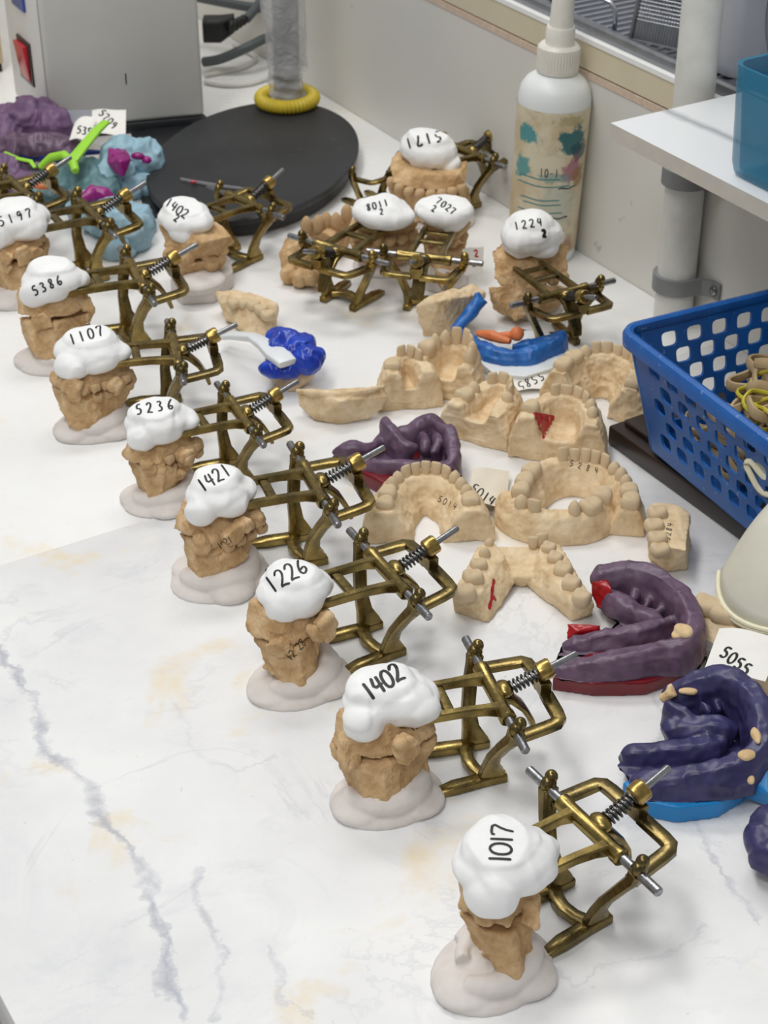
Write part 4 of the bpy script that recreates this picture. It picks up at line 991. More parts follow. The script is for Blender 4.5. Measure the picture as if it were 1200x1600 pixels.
fuse('putty_tail', MB().tube([L(868, 582, .004), L(875, 572, .008), L(882, 560, .014)], [.0035, .003, .004], 8), M['midblue'], root, .0008, 1, [(.001, 200, '')], None, 53, .0005)
# royal blue impression with a white handle on a V cast
r_, b_, L = hull_cast('wedge cast lying under the white-handled royal blue impression', (450, 590), [(412, 560, .016), (418, 585, .004), (436, 612, .0), (462, 612, .0), (490, 590, .004), (494, 575, .020), (420, 555, .016), (450, 575, .018), (455, 600, .006)], 241, amp=.5)
root, L = impression('royal blue impression with a long white tray handle', (455, 560), 'royal', 6); root.location.z += 0
fuse('impression_body', MB().ell(L(455, 540, .030), (.020, .018, .012)).ell(L(480, 560, .027), (.014, .016, .010)).ell(L(440, 575, .022), (.018, .010, .007)).ell(L(436, 530, .030), (.010, .010, .008)), M['royal'], root, .001, 2, [(.002, 70, 'ridge'), (.001, 160, 'ridge')], dents([L(448, 545, .03)], .008, .008), 61)
ht = MB().sweep([L(345, 526, .012), L(365, 524, .020), L(395, 527, .027), L(415, 538, .031), L(432, 552, .032), L(450, 568, .031)], [rsec(.0055, .0022), rsec(.0060, .0025), rsec(.0050, .0030), rsec(.0075, .0032), rsec(.0100, .0034), rsec(.0080, .0028)])
obj('tray_handle', ht, M['wht_plastic'], root, True, .0006)
# pile of impressions by the machine
def lump(label, px, mat, ells, seed, noise=None, vox=.0014, extra=None, group='impressions piled by the white machine', zmin=0.0):
    root, L = impression(label, px, mat, seed, group)
    mb = MB()
    for e in ells: mb.ell(L(*e[:3]), e[3], 0, 18, 10)
    fuse('impression_body', mb, M[mat], root, vox, 2, noise or [(.004, 30, ''), (.0038, 55, 'ridge'), (.0018, 120, 'ridge')], None, seed, zmin)
    if extra: extra(root, L)
lump('mauve silicone impression at the back left, against the white machine', (45, 200), 'purple2', [(20, 205, .02, (.035, .03, .022)), (60, 190, .03, (.030, .025, .022)), (85, 200, .028, (.020, .02, .02)), (45, 185, .035, (.02, .02, .02))], 71)
def ex(root, L):
    fuse('tray_rim', MB().tube([L(5, 236, .022), L(40, 246, .022), L(90, 246, .024), (L(130, 238, .026)), L(168, 238, .022)], [.003, .004, .004, .004, .002], 8), M['pack_blue'], root, .001, 2, [(.0004, 80, '')], None, 1)
    fuse('stone_residue', MB().tube([L(18, 226, .030), L(45, 216, .034), L(75, 214, .036), L(100, 222, .034)], [.002, .003, .003, .002], 8).ell(L(64, 222, .035), (.006, .006, .003)), M['residue'], root, .001, 1, [(.001, 120, '')], None, 2)
lump('dark plum impression with tan stone crust in a blue-rimmed tray', (60, 250), 'purple', [(30, 235, .022, (.026, .02, .014)), (70, 230, .028, (.030, .02, .014)), (100, 238, .022, (.022, .018, .012))], 73, extra=ex)
lump('grey teal silicone impression under the lime green tray', (130, 300), 'teal', [(95, 290, .015, (.028, .025, .018)), (130, 280, .018, (.026, .022, .018)), (150, 300, .012, (.026, .03, .016)), (75, 305, .010, (.02, .018, .012))], 75)
def ex2(root, L): fuse('magenta_wash', MB().hull([L(*p) for p in ((170, 232, .046), (196, 232, .048), (206, 250, .044), (192, 276, .034), (180, 272, .034), (168, 255, .038), (188, 252, .050))]).ell(L(215, 244, .046), (.006, .004, .003)).ell(L(229, 250, .042), (.004, .004, .003)), M['magenta'], root, .001, 2, [(.0014, 70, 'ridge')], None, 3)
lump('pale blue impression with a magenta hollow, leaning on the black plate', (200, 285), 'ltblue', [(195, 250, .026, (.024, .024, .024)), (222, 250, .026, (.020, .022, .022)), (185, 278, .016, (.020, .018, .018)), (205, 290, .010, (.022, .016, .012))], 77, extra=ex2)
def ex3(root, L): fuse('magenta_wash', MB().tube([L(120, 318, .028), L(145, 302, .030), L(165, 306, .028), L(185, 318, .022)], [.005, .009, .008, .004], 10), M['magenta'], root, .0011, 2, [(.001, 90, '')], None, 4)
lump('pale blue impression with a magenta streak, behind the 5197 articulator', (170, 360), 'ltblue', [(140, 325, .014, (.026, .02, .014)), (175, 340, .014, (.028, .026, .016)), (205, 365, .012, (.018, .022, .018)), (215, 345, .010, (.014, .02, .014)), (185, 390, .006, (.014, .014, .01))], 79, extra=ex3)
def ex4(root, L): fuse('stone_residue', MB().ell(L(66, 290, .03), (.010, .006, .004)).ell(L(80, 286, .03), (.006, .005, .004)), M['orange'], root, .001, 1, [(.001, 120, '')], None, 5)
lump('brownish plum impression with orange putty behind the leftmost brass hinge', (30, 285), 'purple2', [(8, 278, .014, (.022, .020, .018)), (38, 292, .012, (.016, .016, .014))], 81, extra=ex4)
# lime green tray
root = thing('impression_tray', 'lime green impression tray with straight handle on the pile', 'impression tray', at(115, 255, 0))
L = localizer(root)
obj('tray_handle', MB().sweep([L(112, 252, .050), L(128, 232, .054), L(150, 205, .060), L(166, 190, .064)], [rsec(.0062, .0022), rsec(.0056, .0022), rsec(.0052, .0022), rsec(.0045, .0018)]), M['lime'], root, True, .0006)
fuse('tray_body', MB().tube([L(62, 262, .036), L(80, 246, .046), L(100, 242, .050), L(115, 255, .048), L(118, 268, .044)], [.0035, .0045, .0045, .005, .004], 10), M['lime'], root, .001, 3)
obj('tray_flange', MB().tube([L(8, 238, .030), L(28, 248, .032), L(48, 252, .032), L(55, 262, .028)], [.002, .003, .003, .002], 8, sq=.5), M['lime'], root)
# ------------------------------------------------------------------ paper labels
def sheet(label, corners, name='paper_label', mat='paper', texts=(), curl=.002, w=.0011, cat='label', seed=0, kink=.0, ink='ink', group='handwritten paper labels'):
    c0 = np.mean([at(*c) for c in corners], axis=0); root = None
    P = [at(*c) - c0 for c in corners]
    def f(u, v):
        p = P[0] * (1 - u) * (1 - v) + P[1] * u * (1 - v) + P[2] * u * v + P[3] * (1 - u) * v
        p = p.copy(); p[2] += curl * math.sin(math.pi * u) * (1 - .5 * v) + kink * abs(v - .5) + .0006 * math.sin(7 * u + 5 * v + seed)
        return p
    o = obj(name, MB().sheet(f, 12, 10, .0004), M[mat]); o.location = c0
    tag(o, label, cat, group); bpy.context.view_layer.update()
    if texts: write_on('handwritten_number', o, texts, w, M[ink], o)
    return o
sheet('creased cream note reading 5014 beside the horseshoe cast', [(738, 738, .010), (796, 742, .004), (790, 800, .003), (730, 790, .012)], mat='paper_cream', texts=[('5014', (741, 764), (768, 783), 16)], kink=.006)
sheet('white note reading 5055 above the indigo impression', [(1124, 982, .034), (1222, 1000, .038), (1196, 1064, .046), (1100, 1046, .032)], texts=[('5055', (1134, 1020), (1166, 1046), 20)], curl=.003, w=.0018)
sheet('white note reading 5585 in front of the blue and orange impression', [(800, 577, .008), (862, 570, .006), (868, 608, .002), (798, 612, .003)], texts=[('5585', (845, 588), (814, 603), 14)], curl=.003)
o = sheet('small label with a red 2 over a black 2, right of the 7027 articulator', [(722, 390, .036), (756, 386, .038), (754, 428, .014), (726, 430, .014)], texts=[('2', (740, 412), (748, 411), 9)], curl=.001)
write_on('handwritten_number', o, [('2', (744, 396), (752, 395), 11)], .0014, M['ink_red'], o)
o = sheet('white card strip reading 5709 leaning on the white machine', [(144, 172, .050), (197, 172, .050), (196, 214, .040), (143, 207, .042)], texts=[('5709', (160, 177), (178, 196), 12)], curl=.001, w=.0018)
o = sheet('pale blue card behind the white card strip by the machine', [(98, 176, .046), (144, 172, .048), (140, 215, .020), (90, 214, .020)], mat='lilac', curl=.002, cat='card')
sheet('curled white note reading 535 under the lime green handle', [(118, 190, .048), (150, 184, .052), (140, 222, .040), (108, 218, .040)], texts=[('535', (124, 203), (140, 206), 12)], curl=.004, w=.0018)
# ------------------------------------------------------------------ blue basket on the dark plinth
PL = thing('wooden_plinth', 'dark brown stepped wooden plinth under the blue basket', 'plinth', wf(1.10, -.105, 0), WYAW)
obj('plinth_base', MB().box((0, 0, .0085), (.494, .176, .017)), M['wood'], PL, True, .0022)
obj('plinth_step', MB().box((0, .003, .0195), (.482, .162, .005)), M['wood'], PL, True, .0015)
BK = thing('plastic_basket', 'blue plastic basket with staggered round-cornered holes on the dark plinth', 'basket', wf(.879, -.208, .022), WYAW - math.radians(4.5))
BL_, BW_, BH_, IN_ = .290, .172, .094, .017
def hole_panel(mb, B0, B1, T0, T1, nrm, u0, u1, rows, pitch, v0, rh, hw, hh, th=.0022):
    """flat wall between bottom edge B0-B1 and top edge T0-T1, pierced by staggered rounded holes"""
    B0, B1, T0, T1, nrm = map(_v, (B0, B1, T0, T1, nrm)); LB = np.linalg.norm(T1 - T0); H = BH_
    def mp(u, v, w): 
        a, b = u / LB, v / H
        return (B0 * (1 - a) + B1 * a) * (1 - b) + (T0 * (1 - a) + T1 * a) * b + nrm * (w * th / 2)
    def plate(ua, ub, va, vb):
        if ub - ua < 1e-5 or vb - va < 1e-5: return
        q = [(ua, va), (ub, va), (ub, vb), (ua, vb)]
        mb.add([mp(a, b, 1) for a, b in q] + [mp(a, b, -1) for a, b in q], [(0, 1, 2, 3), (7, 6, 5, 4)])
    plate(0, LB, 0, v0); plate(0, LB, v0 + rows * rh, H)
    for i in range(rows):
        va = v0 + i * rh; vb = va + rh; u = u0 + (pitch / 2 if i % 2 else 0); first = u
        while u + pitch <= u1 + 1e-6:
            cx, cy = u + pitch / 2, (va + vb) / 2; n = 24; out = []; inn = []
            for k in range(n):
                a = 2 * math.pi * k / n + math.pi / 4; ca, sa = math.cos(a), math.sin(a); m = max(abs(ca), abs(sa))
                out.append((cx + ca / m * pitch / 2, cy + sa / m * rh / 2))
                inn.append((cx + math.copysign(abs(ca) ** .55, ca) * hw / 2, cy + math.copysign(abs(sa) ** .55, sa) * hh / 2))
            V = [mp(*q, 1) for q in out] + [mp(*q, 1) for q in inn] + [mp(*q, -1) for q in inn] + [mp(*q, -1) for q in out]
            F = []
            for k in range(n):
                l = (k + 1) % n
                F += [(k, l, n + l, n + k), (n + k, n + l, 2 * n + l, 2 * n + k), (2 * n + k, 2 * n + l, 3 * n + l, 3 * n + k)]
            mb.add(V, F); u += pitch
        plate(0, first, va, vb); plate(u, LB, va, vb)
def rrect(l, w, r, n=6):
    P = []
    for cx, cy, a0 in ((l - r, w - r, 0), (r, w - r, 90), (r, r, 180), (l - r, r, 270)):
        P += [(cx + r * math.cos(math.radians(a0 + 90 * k / n)), cy + r * math.sin(math.radians(a0 + 90 * k / n))) for k in range(n + 1)]
    return P
RC = .014
b0 = (IN_, IN_); tl = BL_; tw = BW_
Bc = lambda x, y: (IN_ + x * (BL_ - 2 * IN_) / BL_, IN_ + y * (BW_ - 2 * IN_) / BW_, .002)
Tc = lambda x, y: (x, y, BH_)
mbw = {}
for nm, (p, q, nr) in {'near': ((RC, 0), (BL_ - RC, 0), (0, -1, 0)), 'far': ((RC, BW_), (BL_ - RC, BW_), (0, 1, 0)), 'end_a': ((0, RC), (0, BW_ - RC), (-1, 0, 0)), 'end_b': ((BL_, RC), (BL_, BW_ - RC), (1, 0, 0))}.items():
    mb = MB(); ln = math.hypot(q[0] - p[0], q[1] - p[1]); npitch = int((ln - .006) / .0235); u0 = (ln - npitch * .0235) / 2
    hole_panel(mb, Bc(*p), Bc(*q), Tc(*p), Tc(*q), nr, u0, ln - u0 + .0001, 5, .0235, .0105, .0150, .0140, .0122)
    obj('basket_wall', mb, M['basket'], BK)
for cx, cy, a0 in ((BL_ - RC, BW_ - RC, 0), (RC, BW_ - RC, 90), (RC, RC, 180), (BL_ - RC, RC, 270)):
    R0 = [(cx + RC * math.cos(math.radians(a0 + 15 * k)), cy + RC * math.sin(math.radians(a0 + 15 * k))) for k in range(7)]
    co_ = obj('basket_corner', MB().add([Bc(*q) for q in R0] + [Tc(*q) for q in R0], [(k, k + 1, 8 + k, 7 + k) for k in range(6)]), M['basket'], BK)
    so = co_.modifiers.new('t', 'SOLIDIFY'); so.thickness = .0022; so.offset = 0
mb = MB(); mb.prism([Bc(x, y)[:2] for x, y in rrect(BL_, BW_, RC)], 0.0, .004); obj('basket_floor', mb, M['basket'], BK)
mb = MB(); mb.sweep([(x, y, BH_ - .001) for x, y in rrect(BL_, BW_, RC, 8)], [(-.0045, -.008), (-.0050, 0), (-.0035, .0030), (0, .0040), (.0028, .0028), (.0034, 0), (.0030, -.003), (-.0030, -.003)], closed=True)
obj('basket_rim', mb, M['basket'], BK)
# rubber bands in the basket: each its own loop lying in the heap
rb = random.Random(5); k = 0
BM_ = Matrix.Translation(Vector(wf(.879, -.208, .022))) @ Matrix.Rotation(WYAW - math.radians(4.5), 4, 'Z')
def band(x, y, z, a, b, rz, tilt, mat, label, group, r=.0016, sq=2.0, seed=0, wob=.35):
    q = random.Random(seed); P = []
    f1, f2 = q.uniform(0, 6), q.uniform(0, 6)
    for i in range(44):
        t = 2 * math.pi * i / 44; s = 1 + wob * math.sin(2 * t + f1) * .5 + .15 * math.sin(3 * t + f2)
        P.append((a * math.cos(t) * s, b * math.sin(t) * s, .004 * math.sin(2 * t + f2)))
    o = obj('rubber_band', MB().tube(P, r, 6, closed=True, sq=sq), M[mat])
    o.matrix_world = BM_ @ Matrix.Translation((x, y, z)) @ Euler((tilt * math.cos(f1), tilt * math.sin(f1), rz)).to_matrix().to_4x4()
    return tag(o, label, 'rubber band', group)
for i in range(64):
    x = rb.uniform(.050, .238); zt = .014 + .066 * min(1, (x - .015) / .05)
    band(x, rb.uniform(.058, .114), .010 + (zt - .010) * (i / 63) ** .8, rb.uniform(.017, .026), rb.uniform(.010, .017), rb.uniform(0, 3), rb.uniform(.05, .30), 'rubber', 'flat tan rubber band heaped in the blue basket', 'tan rubber bands in the blue basket', seed=i, r=.0021, sq=2.0, wob=.3)
for i in range(12):
    band(rb.uniform(.045, .240), rb.uniform(.040, .046), .012 + .0040 * i, rb.uniform(.013, .018), rb.uniform(.006, .009), rb.uniform(-.3, .3), rb.uniform(.1, .5), 'rubber', 'flat tan rubber band heaped in the blue basket', 'tan rubber bands in the blue basket', seed=300 + i, r=.0016, sq=2.2, wob=.2)
for i in range(12):
    x = rb.uniform(.072, .220)
    band(x, rb.uniform(.068, .104), .030 + .045 * (i / 11), rb.uniform(.028, .034), rb.uniform(.015, .022), rb.uniform(0, 3), rb.uniform(.05, .22), 'yellow_band', 'thin yellow rubber band heaped in the blue basket', 'yellow rubber bands in the blue basket', .0013, 1.3, 140 + i, .2)

# ------------------------------------------------------------------ latex glove at the right edge
GL = thing('latex_glove', 'cream latex glove cuff with rolled rim draped over the broad cast', 'glove', at(1160, 960, .03))
L = localizer(GL)
def flat_ring(a, b, th, n=40, sag=0.0, wav=.0, bow=(0, 0, 0)):
    bow = _v(bow)
    a, b = map(_v, (a, b)); c = (a + b) / 2; h = (b - a) / 2; R = []
    for i in range(n):
        t = 2 * math.pi * i / n
        R.append(c + h * math.cos(t) + _v((0, 0, 1)) * (th * math.sin(t) * (1 + wav * math.sin(3 * t)) - sag * (1 - abs(math.cos(t)))) + bow * math.sin(t) ** 2)
    return R
s0, s1 = L(1124, 893, .038), L(1232, 990, .036)
rings = []
for k in range(13):
    t = k / 12; a = _v(s0) * (1 - t) + _v(L(1212, 784, .075)) * t; b = _v(s1) * (1 - t) + _v(L(1335, 890, .075)) * t
    a = a + _v((0, 0, .004 * math.sin(math.pi * t)))
    rings.append(flat_ring(a, b, .0012 + .022 * math.sin(math.pi / 2 * min(1, t * 1.6)), wav=.22 * t, bow=(_v(L(1142, 962, .030)) - (_v(s0) + _v(s1)) / 2) * (1 - t)))
mb = MB(); mb.rings(rings, False, False)
g = obj('glove_cuff', mb, M['latex'], GL); sm = g.modifiers.new('t', 'SOLIDIFY'); sm.thickness = .0005
obj('rolled_rim', MB().tube(rings[0], .0019, 8, closed=True), M['latex_rim'], GL)
G2 = thing('latex_glove', 'rolled cream latex glove end hanging over the front of the blue basket', 'glove', at(1195, 745, .06))
L = localizer(G2)
rings = []
for k in range(10):
    t = k / 9; a = _v(L(1166, 725, .085)) * (1 - t) + _v(L(1225, 690, .095)) * t; b = _v(L(1212, 775, .070)) * (1 - t) + _v(L(1262, 750, .085)) * t
    rings.append(flat_ring(a, b, .006 + .010 * math.sin(3 * t), 28, wav=.3))
g = obj('glove_end', MB().rings(rings, False, True), M['latex'], G2); sm = g.modifiers.new('t', 'SOLIDIFY'); sm.thickness = .0005
obj('rolled_rim', MB().tube(rings[0], .0022, 8, closed=True), M['latex_rim'], G2)
CL = thing('cloth_rag', 'dark grey cloth scrap between the basket and the glove cuff', 'cloth', at(1200, 815, .03)); L = localizer(CL)
fuse('cloth_body', MB().hull([L(*p) for p in ((1182, 790, .045), (1190, 830, .030), (1250, 850, .030), (1260, 770, .060), (1200, 775, .055), (1215, 830, .02))]), M['cloth_dark'], CL, .0014, 3, [(.0016, 60, 'ridge')], None, 3)

# ------------------------------------------------------------------ spray bottle
bc = at(845, 398, 0); BT = thing('spray_bottle', 'tall white spray bottle with a stained teal-printed label by the wall', 'bottle', bc + np.array([0, 0.004, 0]))
prof = [(0, 0), (.0285, 0), (.0310, .002), (.0318, .006), (.0320, .012), (.0337, .148), (.0332, .155), (.0315, .164), (.027, .171), (.020, .176), (.0165, .1775), (.0165, .180), (0, .180)]
obj('bottle_body', MB().lathe(prof, n=56), M['bottle'], BT)
BT.rotation_euler = (math.radians(-.5), math.radians(2.2), 0)
obj('label', MB().rings([[((.0320 + .0017 * (z - .012) / .136 + .0003) * math.cos(2 * math.pi * k / 56), (.0320 + .0017 * (z - .012) / .136 + .0003) * math.sin(2 * math.pi * k / 56), z) for k in range(56)] for z in (.012, .05, .1, .150)], False, False), M['label'], BT)
mb = MB().lathe([(0, .178), (.0185, .178), (.0190, .180), (.0188, .2005), (.0165, .203), (0, .203)], n=64); obj('screw_collar', mb, M['pump'], BT)
mb = MB()
for k in range(44):
    a = 2 * math.pi * k / 44; mb.cyl((.0187 * math.cos(a), .0187 * math.sin(a), .181), (.0187 * math.cos(a), .0187 * math.sin(a), .1995), .0007, 6)
obj('collar_ribs', mb, M['pump'], BT)
obj('pump_neck', MB().lathe([(0, .202), (.0130, .202), (.0130, .217), (.0120, .219), (0, .219)], n=40), M['pump'], BT)
obj('pump_head', MB().lathe([(0, .218), (.0108, .218), (.0100, .240), (.0095, .252), (.0070, .256), (0, .256)], n=40), M['pump'], BT)
# label print, as raised-free ink patches following the bottle
cd = math.atan2(-bc[1], -bc[0])     # direction from the bottle to the viewer
def lab_patch(mb, a0, a1, z0, z1, rad=.0340, n=14, m=8, wave=0):
    mb.grid(lambda u, v: ((rad - .0017 * (.148 - z0) / .136) * math.cos(cd + math.radians(a0 + (a1 - a0) * u)), (rad - .0017 * (.148 - z0) / .136) * math.sin(cd + math.radians(a0 + (a1 - a0) * u)), z0 + (z1 - z0) * v + wave * math.sin(9 * u)), n, m)
mb = MB()
for a0, a1, z in ((-50, 20, .0865), (-55, 38, .0795), (-45, 22, .066), (-40, 25, .0615), (-50, 28, .0535), (-52, 12, .0475)): lab_patch(mb, a0, a1, z, z + .0012, .03405, 20, 1, .0004)
obj('label_print', mb, M['teal_line'], BT)
mb = MB()
for a0, a1, z in ((5, 40, .0485), (-5, 36, .0345), (0, 38, .0300), (18, 52, .0775)): lab_patch(mb, a0, a1, z, z + .0015, .03408, 20, 1, .0006)
for i, ch in enumerate('10-1'):
    for st in FONT[ch]:
        for (xa, ya), (xb, yb) in zip(st[:-1], st[1:]):
            A0 = cd + math.radians(-14 + i * 8 + xa * 6); A1 = cd + math.radians(-14 + i * 8 + xb * 6); za, zb = .0895 + ya * .008, .0895 + yb * .008
            mb.tube([(.0334 * math.cos(A0), .0334 * math.sin(A0), za), (.0334 * math.cos(A1), .0334 * math.sin(A1), zb)], .0005, 5)
obj('label_lettering', mb, M['black_line'], BT)

# ------------------------------------------------------------------ pipe, clips, shelf and the teal box
pc = wf(.7145, -.0175, 0)
PP = thing('water_pipe', 'white painted vertical pipe clipped to the grey wall', 'pipe', pc)
obj('pipe_run', MB().cyl((0, 0, 0), (0, 0, .75), .0168, 40), M['pipe'], PP)
def clip(z):
    mb = MB(); ex = _v(DV); ny = _v(-NV); P = []
    P.append(ex * -.030 + ny * -.0160)
    for k in range(15):
        a = math.radians(180 - 12.86 * k); P.append(ex * math.cos(a) * .0188 + ny * (math.sin(a) * .0188))
    P.append(ex * .022 + ny * -.0100); P.append(ex * .030 + ny * -.0160); P.append(ex * .040 + ny * -.0165)
    P = [(p[0], p[1], z + p[2]) for p in P]
    o = obj('pipe_clip', MB().sweep(P, [(-.0018, -.0075), (.0018, -.0075), (.0026, -.004), (.0018, -.001), (.0018, .001), (.0026, .004), (.0018, .0075), (-.0018, .0075)]), M['clip'], PP)
    q = ex * .034 + ny * -.0135
    obj('clip_screw', MB().lathe([(0, 0), (.0042, 0), (.0036, .0012), (.0014, .0018), (0, .0006)], (q[0], q[1], z), 12, tuple(ny)), M['steel'], o)
clip(.041); clip(.139)
_s = at(954, 192, .2155) - WA; SD, SN = float(_s @ DV), float(_s @ NV)
shc = wf(SD, SN, .209)
SH = thing('wall_shelf', 'white marble-patterned shelf board with a grey vein at the upper right', 'shelf', shc, WYAW)
o = obj('shelf_board', MB().box((.30, -SN / 2 + .008, 0), (.60, -SN + .016, .013)), M['shelf'], SH); 
o.data.materials.append(M['shelf_edge'])
for p in o.data.polygons:
    if p.normal.z < .5: p.material_index = 1
o.data.polygons.foreach_set('use_smooth', [False] * 6)
TB = thing('plastic_box', 'translucent teal plastic box standing on the marble shelf', 'box', at(1128, 268, .2158), WYAW)
def open_box(l, w, h, r, t=.002, fl=1.03):
    mb = MB(); o_ = rrect(l, w, r); cx, cy = l / 2, w / 2
    sc2 = lambda P, k: [(cx + (x - cx) * k, cy + (y - cy) * k) for x, y in P]
    R = [[(x, y, 0) for x, y in sc2(o_, .90)], [(x, y, .003) for x, y in sc2(o_, .96)], [(x, y, .010) for x, y in sc2(o_, .985)], [(x, y, h) for x, y in sc2(o_, fl)], [(x, y, h) for x, y in sc2(o_, fl - 2 * t / w)], [(x, y, t + .004) for x, y in sc2(o_, .96 - 2 * t / w)]]
    return mb.rings(R)
obj('box_shell', open_box(.16, .085, .082, .012), M['tealbox'], TB)
BI = thing('blue_contents', 'dark blue rounded thing inside the translucent teal box', 'toy', at(1128, 268, .2158) + DV * .078 + NV * .042 + _v((0, 0, .0062)), WYAW)
fuse('contents_body', MB().ell((0, 0, .030), (.050, .030, .030)).ell((.02, .004, .046), (.03, .022, .020)), M['boxin'], BI, .002, 3, [(.003, 30, ''), (.002, 60, 'ridge')], None, 2, .0005)

# ------------------------------------------------------------------ on the window sill
TR = thing('steel_tray', 'grey steel dish tray with ribbed floor on the window sill', 'tray', wf(.18, .010, .205), WYAW)
mb = MB().box((.40, .10, .0015), (.80, .20, .003)); obj('tray_floor', mb, M['mesh'], TR)
mb = MB()
for k in range(66): mb.box((.012 * k + .01, .10, .0036), (.004, .19, .0016))
r_ = obj('tray_ribs', mb, M['chrome'], TR, False); r_['kind'] = 'stuff'
mb = MB(); mb.sweep([(x, y, .005) for x, y in rrect(.80, .20, .012)], [(-.0045, -.005), (-.0045, .004), (-.002, .006), (.0035, .005), (.0045, .001), (.0030, -.005)], closed=True); obj('tray_lip', mb, M['mesh'], TR)
def wires(name, paths, r, mat, parent, n=6, stuff=False):
    mb = MB()
    for p in paths: mb.tube(p, r, n)
    o = obj(name, mb, M[mat], parent)
    if stuff: o['kind'] = 'stuff'
    return o
WH = thing('wire_rack', 'chrome bent wire rack end standing in the steel tray', 'rack', at(958, 50, .214)); L = localizer(WH)
a_ = np.array(L(960, 50, .2088)); up_ = np.array((0, 0, 1.)); bk = np.array(DV)
obj('rack_wire', MB().tube([a_, a_ + up_ * .012, a_ + up_ * .020 - bk * .002, a_ + up_ * .024 - bk * .007, a_ + up_ * .025 - bk * .03, a_ + up_ * .026 - bk * .085, a_ + up_ * .024 - bk * .092, a_ + up_ * .012 - bk * .096, a_ - bk * .096], .0022, 10, up=(0.3, .2, .1)), M['chrome'], WH)
obj('rack_crosswire', MB().tube([a_ + up_ * .025 - bk * .03, a_ + up_ * .025 - bk * .03 + np.array(NV) * .09], .0018, 8), M['chrome'], WH)
MS = thing('mesh_basket', 'grey steel mesh basket leaning beside the pipe on the sill', 'basket', at(984, 62, .209)); L = localizer(MS)
q0 = np.array(L(985, 62, .2088)); dvn = np.array(DV) * .072 + np.array(NV) * .030; upn = np.array(NV) * .020 + np.array((0, 0, .09)) + np.array(DV) * -.005
q1 = q0 + dvn; q2 = q0 + upn; q3 = q1 + upn
obj('basket_frame', MB().tube([q0, q1, q3, q2], .0028, 8, closed=True, up=(.3, .8, .2)), M['mesh'], MS)
ps = [[q0 + dvn * t, q2 + dvn * t] for t in np.linspace(.04, .96, 26)] + [[q0 + upn * t, q1 + upn * t] for t in np.linspace(.2, .96, 22)]
wires('wire_mesh', ps, .0007, 'mesh', MS, 4, True)
obj('solid_skirt', MB().add([q0, q1, q1 + upn * .22, q0 + upn * .22, q0 + np.array(NV) * .002, q1 + np.array(NV) * .002, q1 + upn * .22 + np.array(NV) * .002, q0 + upn * .22 + np.array(NV) * .002], [(0, 1, 2, 3), (7, 6, 5, 4), (0, 4, 5, 1), (1, 5, 6, 2), (2, 6, 7, 3), (3, 7, 4, 0)]), M['mesh'], MS, False)
PK = thing('blue_packet', 'dark blue packet with yellow print in the steel tray', 'packet', wf(.50, .195, .2150), WYAW)
fuse('packet_body', MB().ell((0, 0, .022), (.11, .05, .022)).ell((-.03, 0, .03), (.06, .045, .024)), M['pack_blue'], PK, .003, 4, [(.004, 20, 'ridge')], None, 3, .0005)
fuse('yellow_print', MB().ell((.040, -.044, .014), (.030, .006, .007)), M['pack_yellow'], PK, .0015, 2, (), None, 3, .001)
TBs = thing('plastic_tub', 'pale grey plastic tub behind the pipe on the sill', 'tub', at(1051, 98, .2096) + NV * .012, WYAW)
obj('tub_shell', open_box(.062, .08, .17, .01), M['lilac'], TBs)
SV = thing('mesh_strainer', 'round steel mesh strainer standing behind the teal box', 'strainer', at(1268, 178, .2096), 0)
L = localizer(SV); R_ = .080; ax = np.array(DV) * .80 + np.array((0, 0, 0.)); ax /= np.linalg.norm(ax); uz = np.array((0, 0, 1.)) * .96 + np.array(NV) * .28
cc = np.array((0, 0, .0)) + uz * (R_ + .006)
obj('strainer_rim', MB().tube([cc + (ax * math.cos(t) + uz * math.sin(t)) * R_ for t in np.linspace(0, 2 * math.pi, 60, endpoint=False)], .0055, 8, closed=True, up=tuple(NV)), M['mesh'], SV)
ps = []
for q in np.linspace(-.94, .94, 36):
    h = math.sqrt(1 - q * q) * R_; dome = lambda a, b: cc + ax * a + uz * b + np.array(NV) * .035 * (1 - (a * a + b * b) / R_ ** 2)
    ps.append([dome(q * R_, t) for t in np.linspace(-h, h, 9)]); ps.append([dome(t, q * R_) for t in np.linspace(-h, h, 9)])
wires('wire_mesh', ps, .0006, 'mesh', SV, 4, True)

# ------------------------------------------------------------------ back left: machine, oval black base with pole
pN, pR, pL = at(82, 203, .012), at(321, 181, .012), at(26, 150, .012); pN[2] = pR[2] = pL[2] = 0
MC = thing('dental_machine', 'off-white enamelled machine box with red and blue rocker switches', 'machine', pN)
vR, vL = pR - pN, pL - pN; eL = vL / np.linalg.norm(vL); eR = vR / np.linalg.norm(vR); lw = np.linalg.norm(vL)
nL = np.array([-eL[1], eL[0], 0]); nL = nL if nL @ eR < 0 else -nL                                   # outward from the switch face
quad = lambda k, z: [tuple((c - (vR + vL) / 2) * k + (vR + vL) / 2 + _v((0, 0, z))) for c in (0 * vR, vR, vR + vL, vL)]
obj('machine_base', MB().rings([quad(1.02, 0), quad(1.02, .012)]), M['black'], MC, True, .002)
obj('machine_body', MB().rings([quad(1.0, .012), quad(1.0, .16), quad(.985, .36)]), M['machine'], MC, True, .005, 3)
def face_box(name, u, z, w, h, t, mat, parent, bevel=.001, off=0.0):
    c = eL * (lw * u) + nL * (off + t / 2) + _v((0, 0, z)); yaw = math.atan2(eL[1], eL[0])
    return obj(name, MB().box(c, (w, t, h), yaw), M[mat], parent, True, bevel)
face_box('front_panel', .5, .166, lw * .94, .30, .002, 'machine_lt', MC)
sw = face_box('power_switch', .50, .072, .044, .048, .003, 'dark', MC, .001, .001)
c = eL * (lw * .5) + nL * .004; q = []
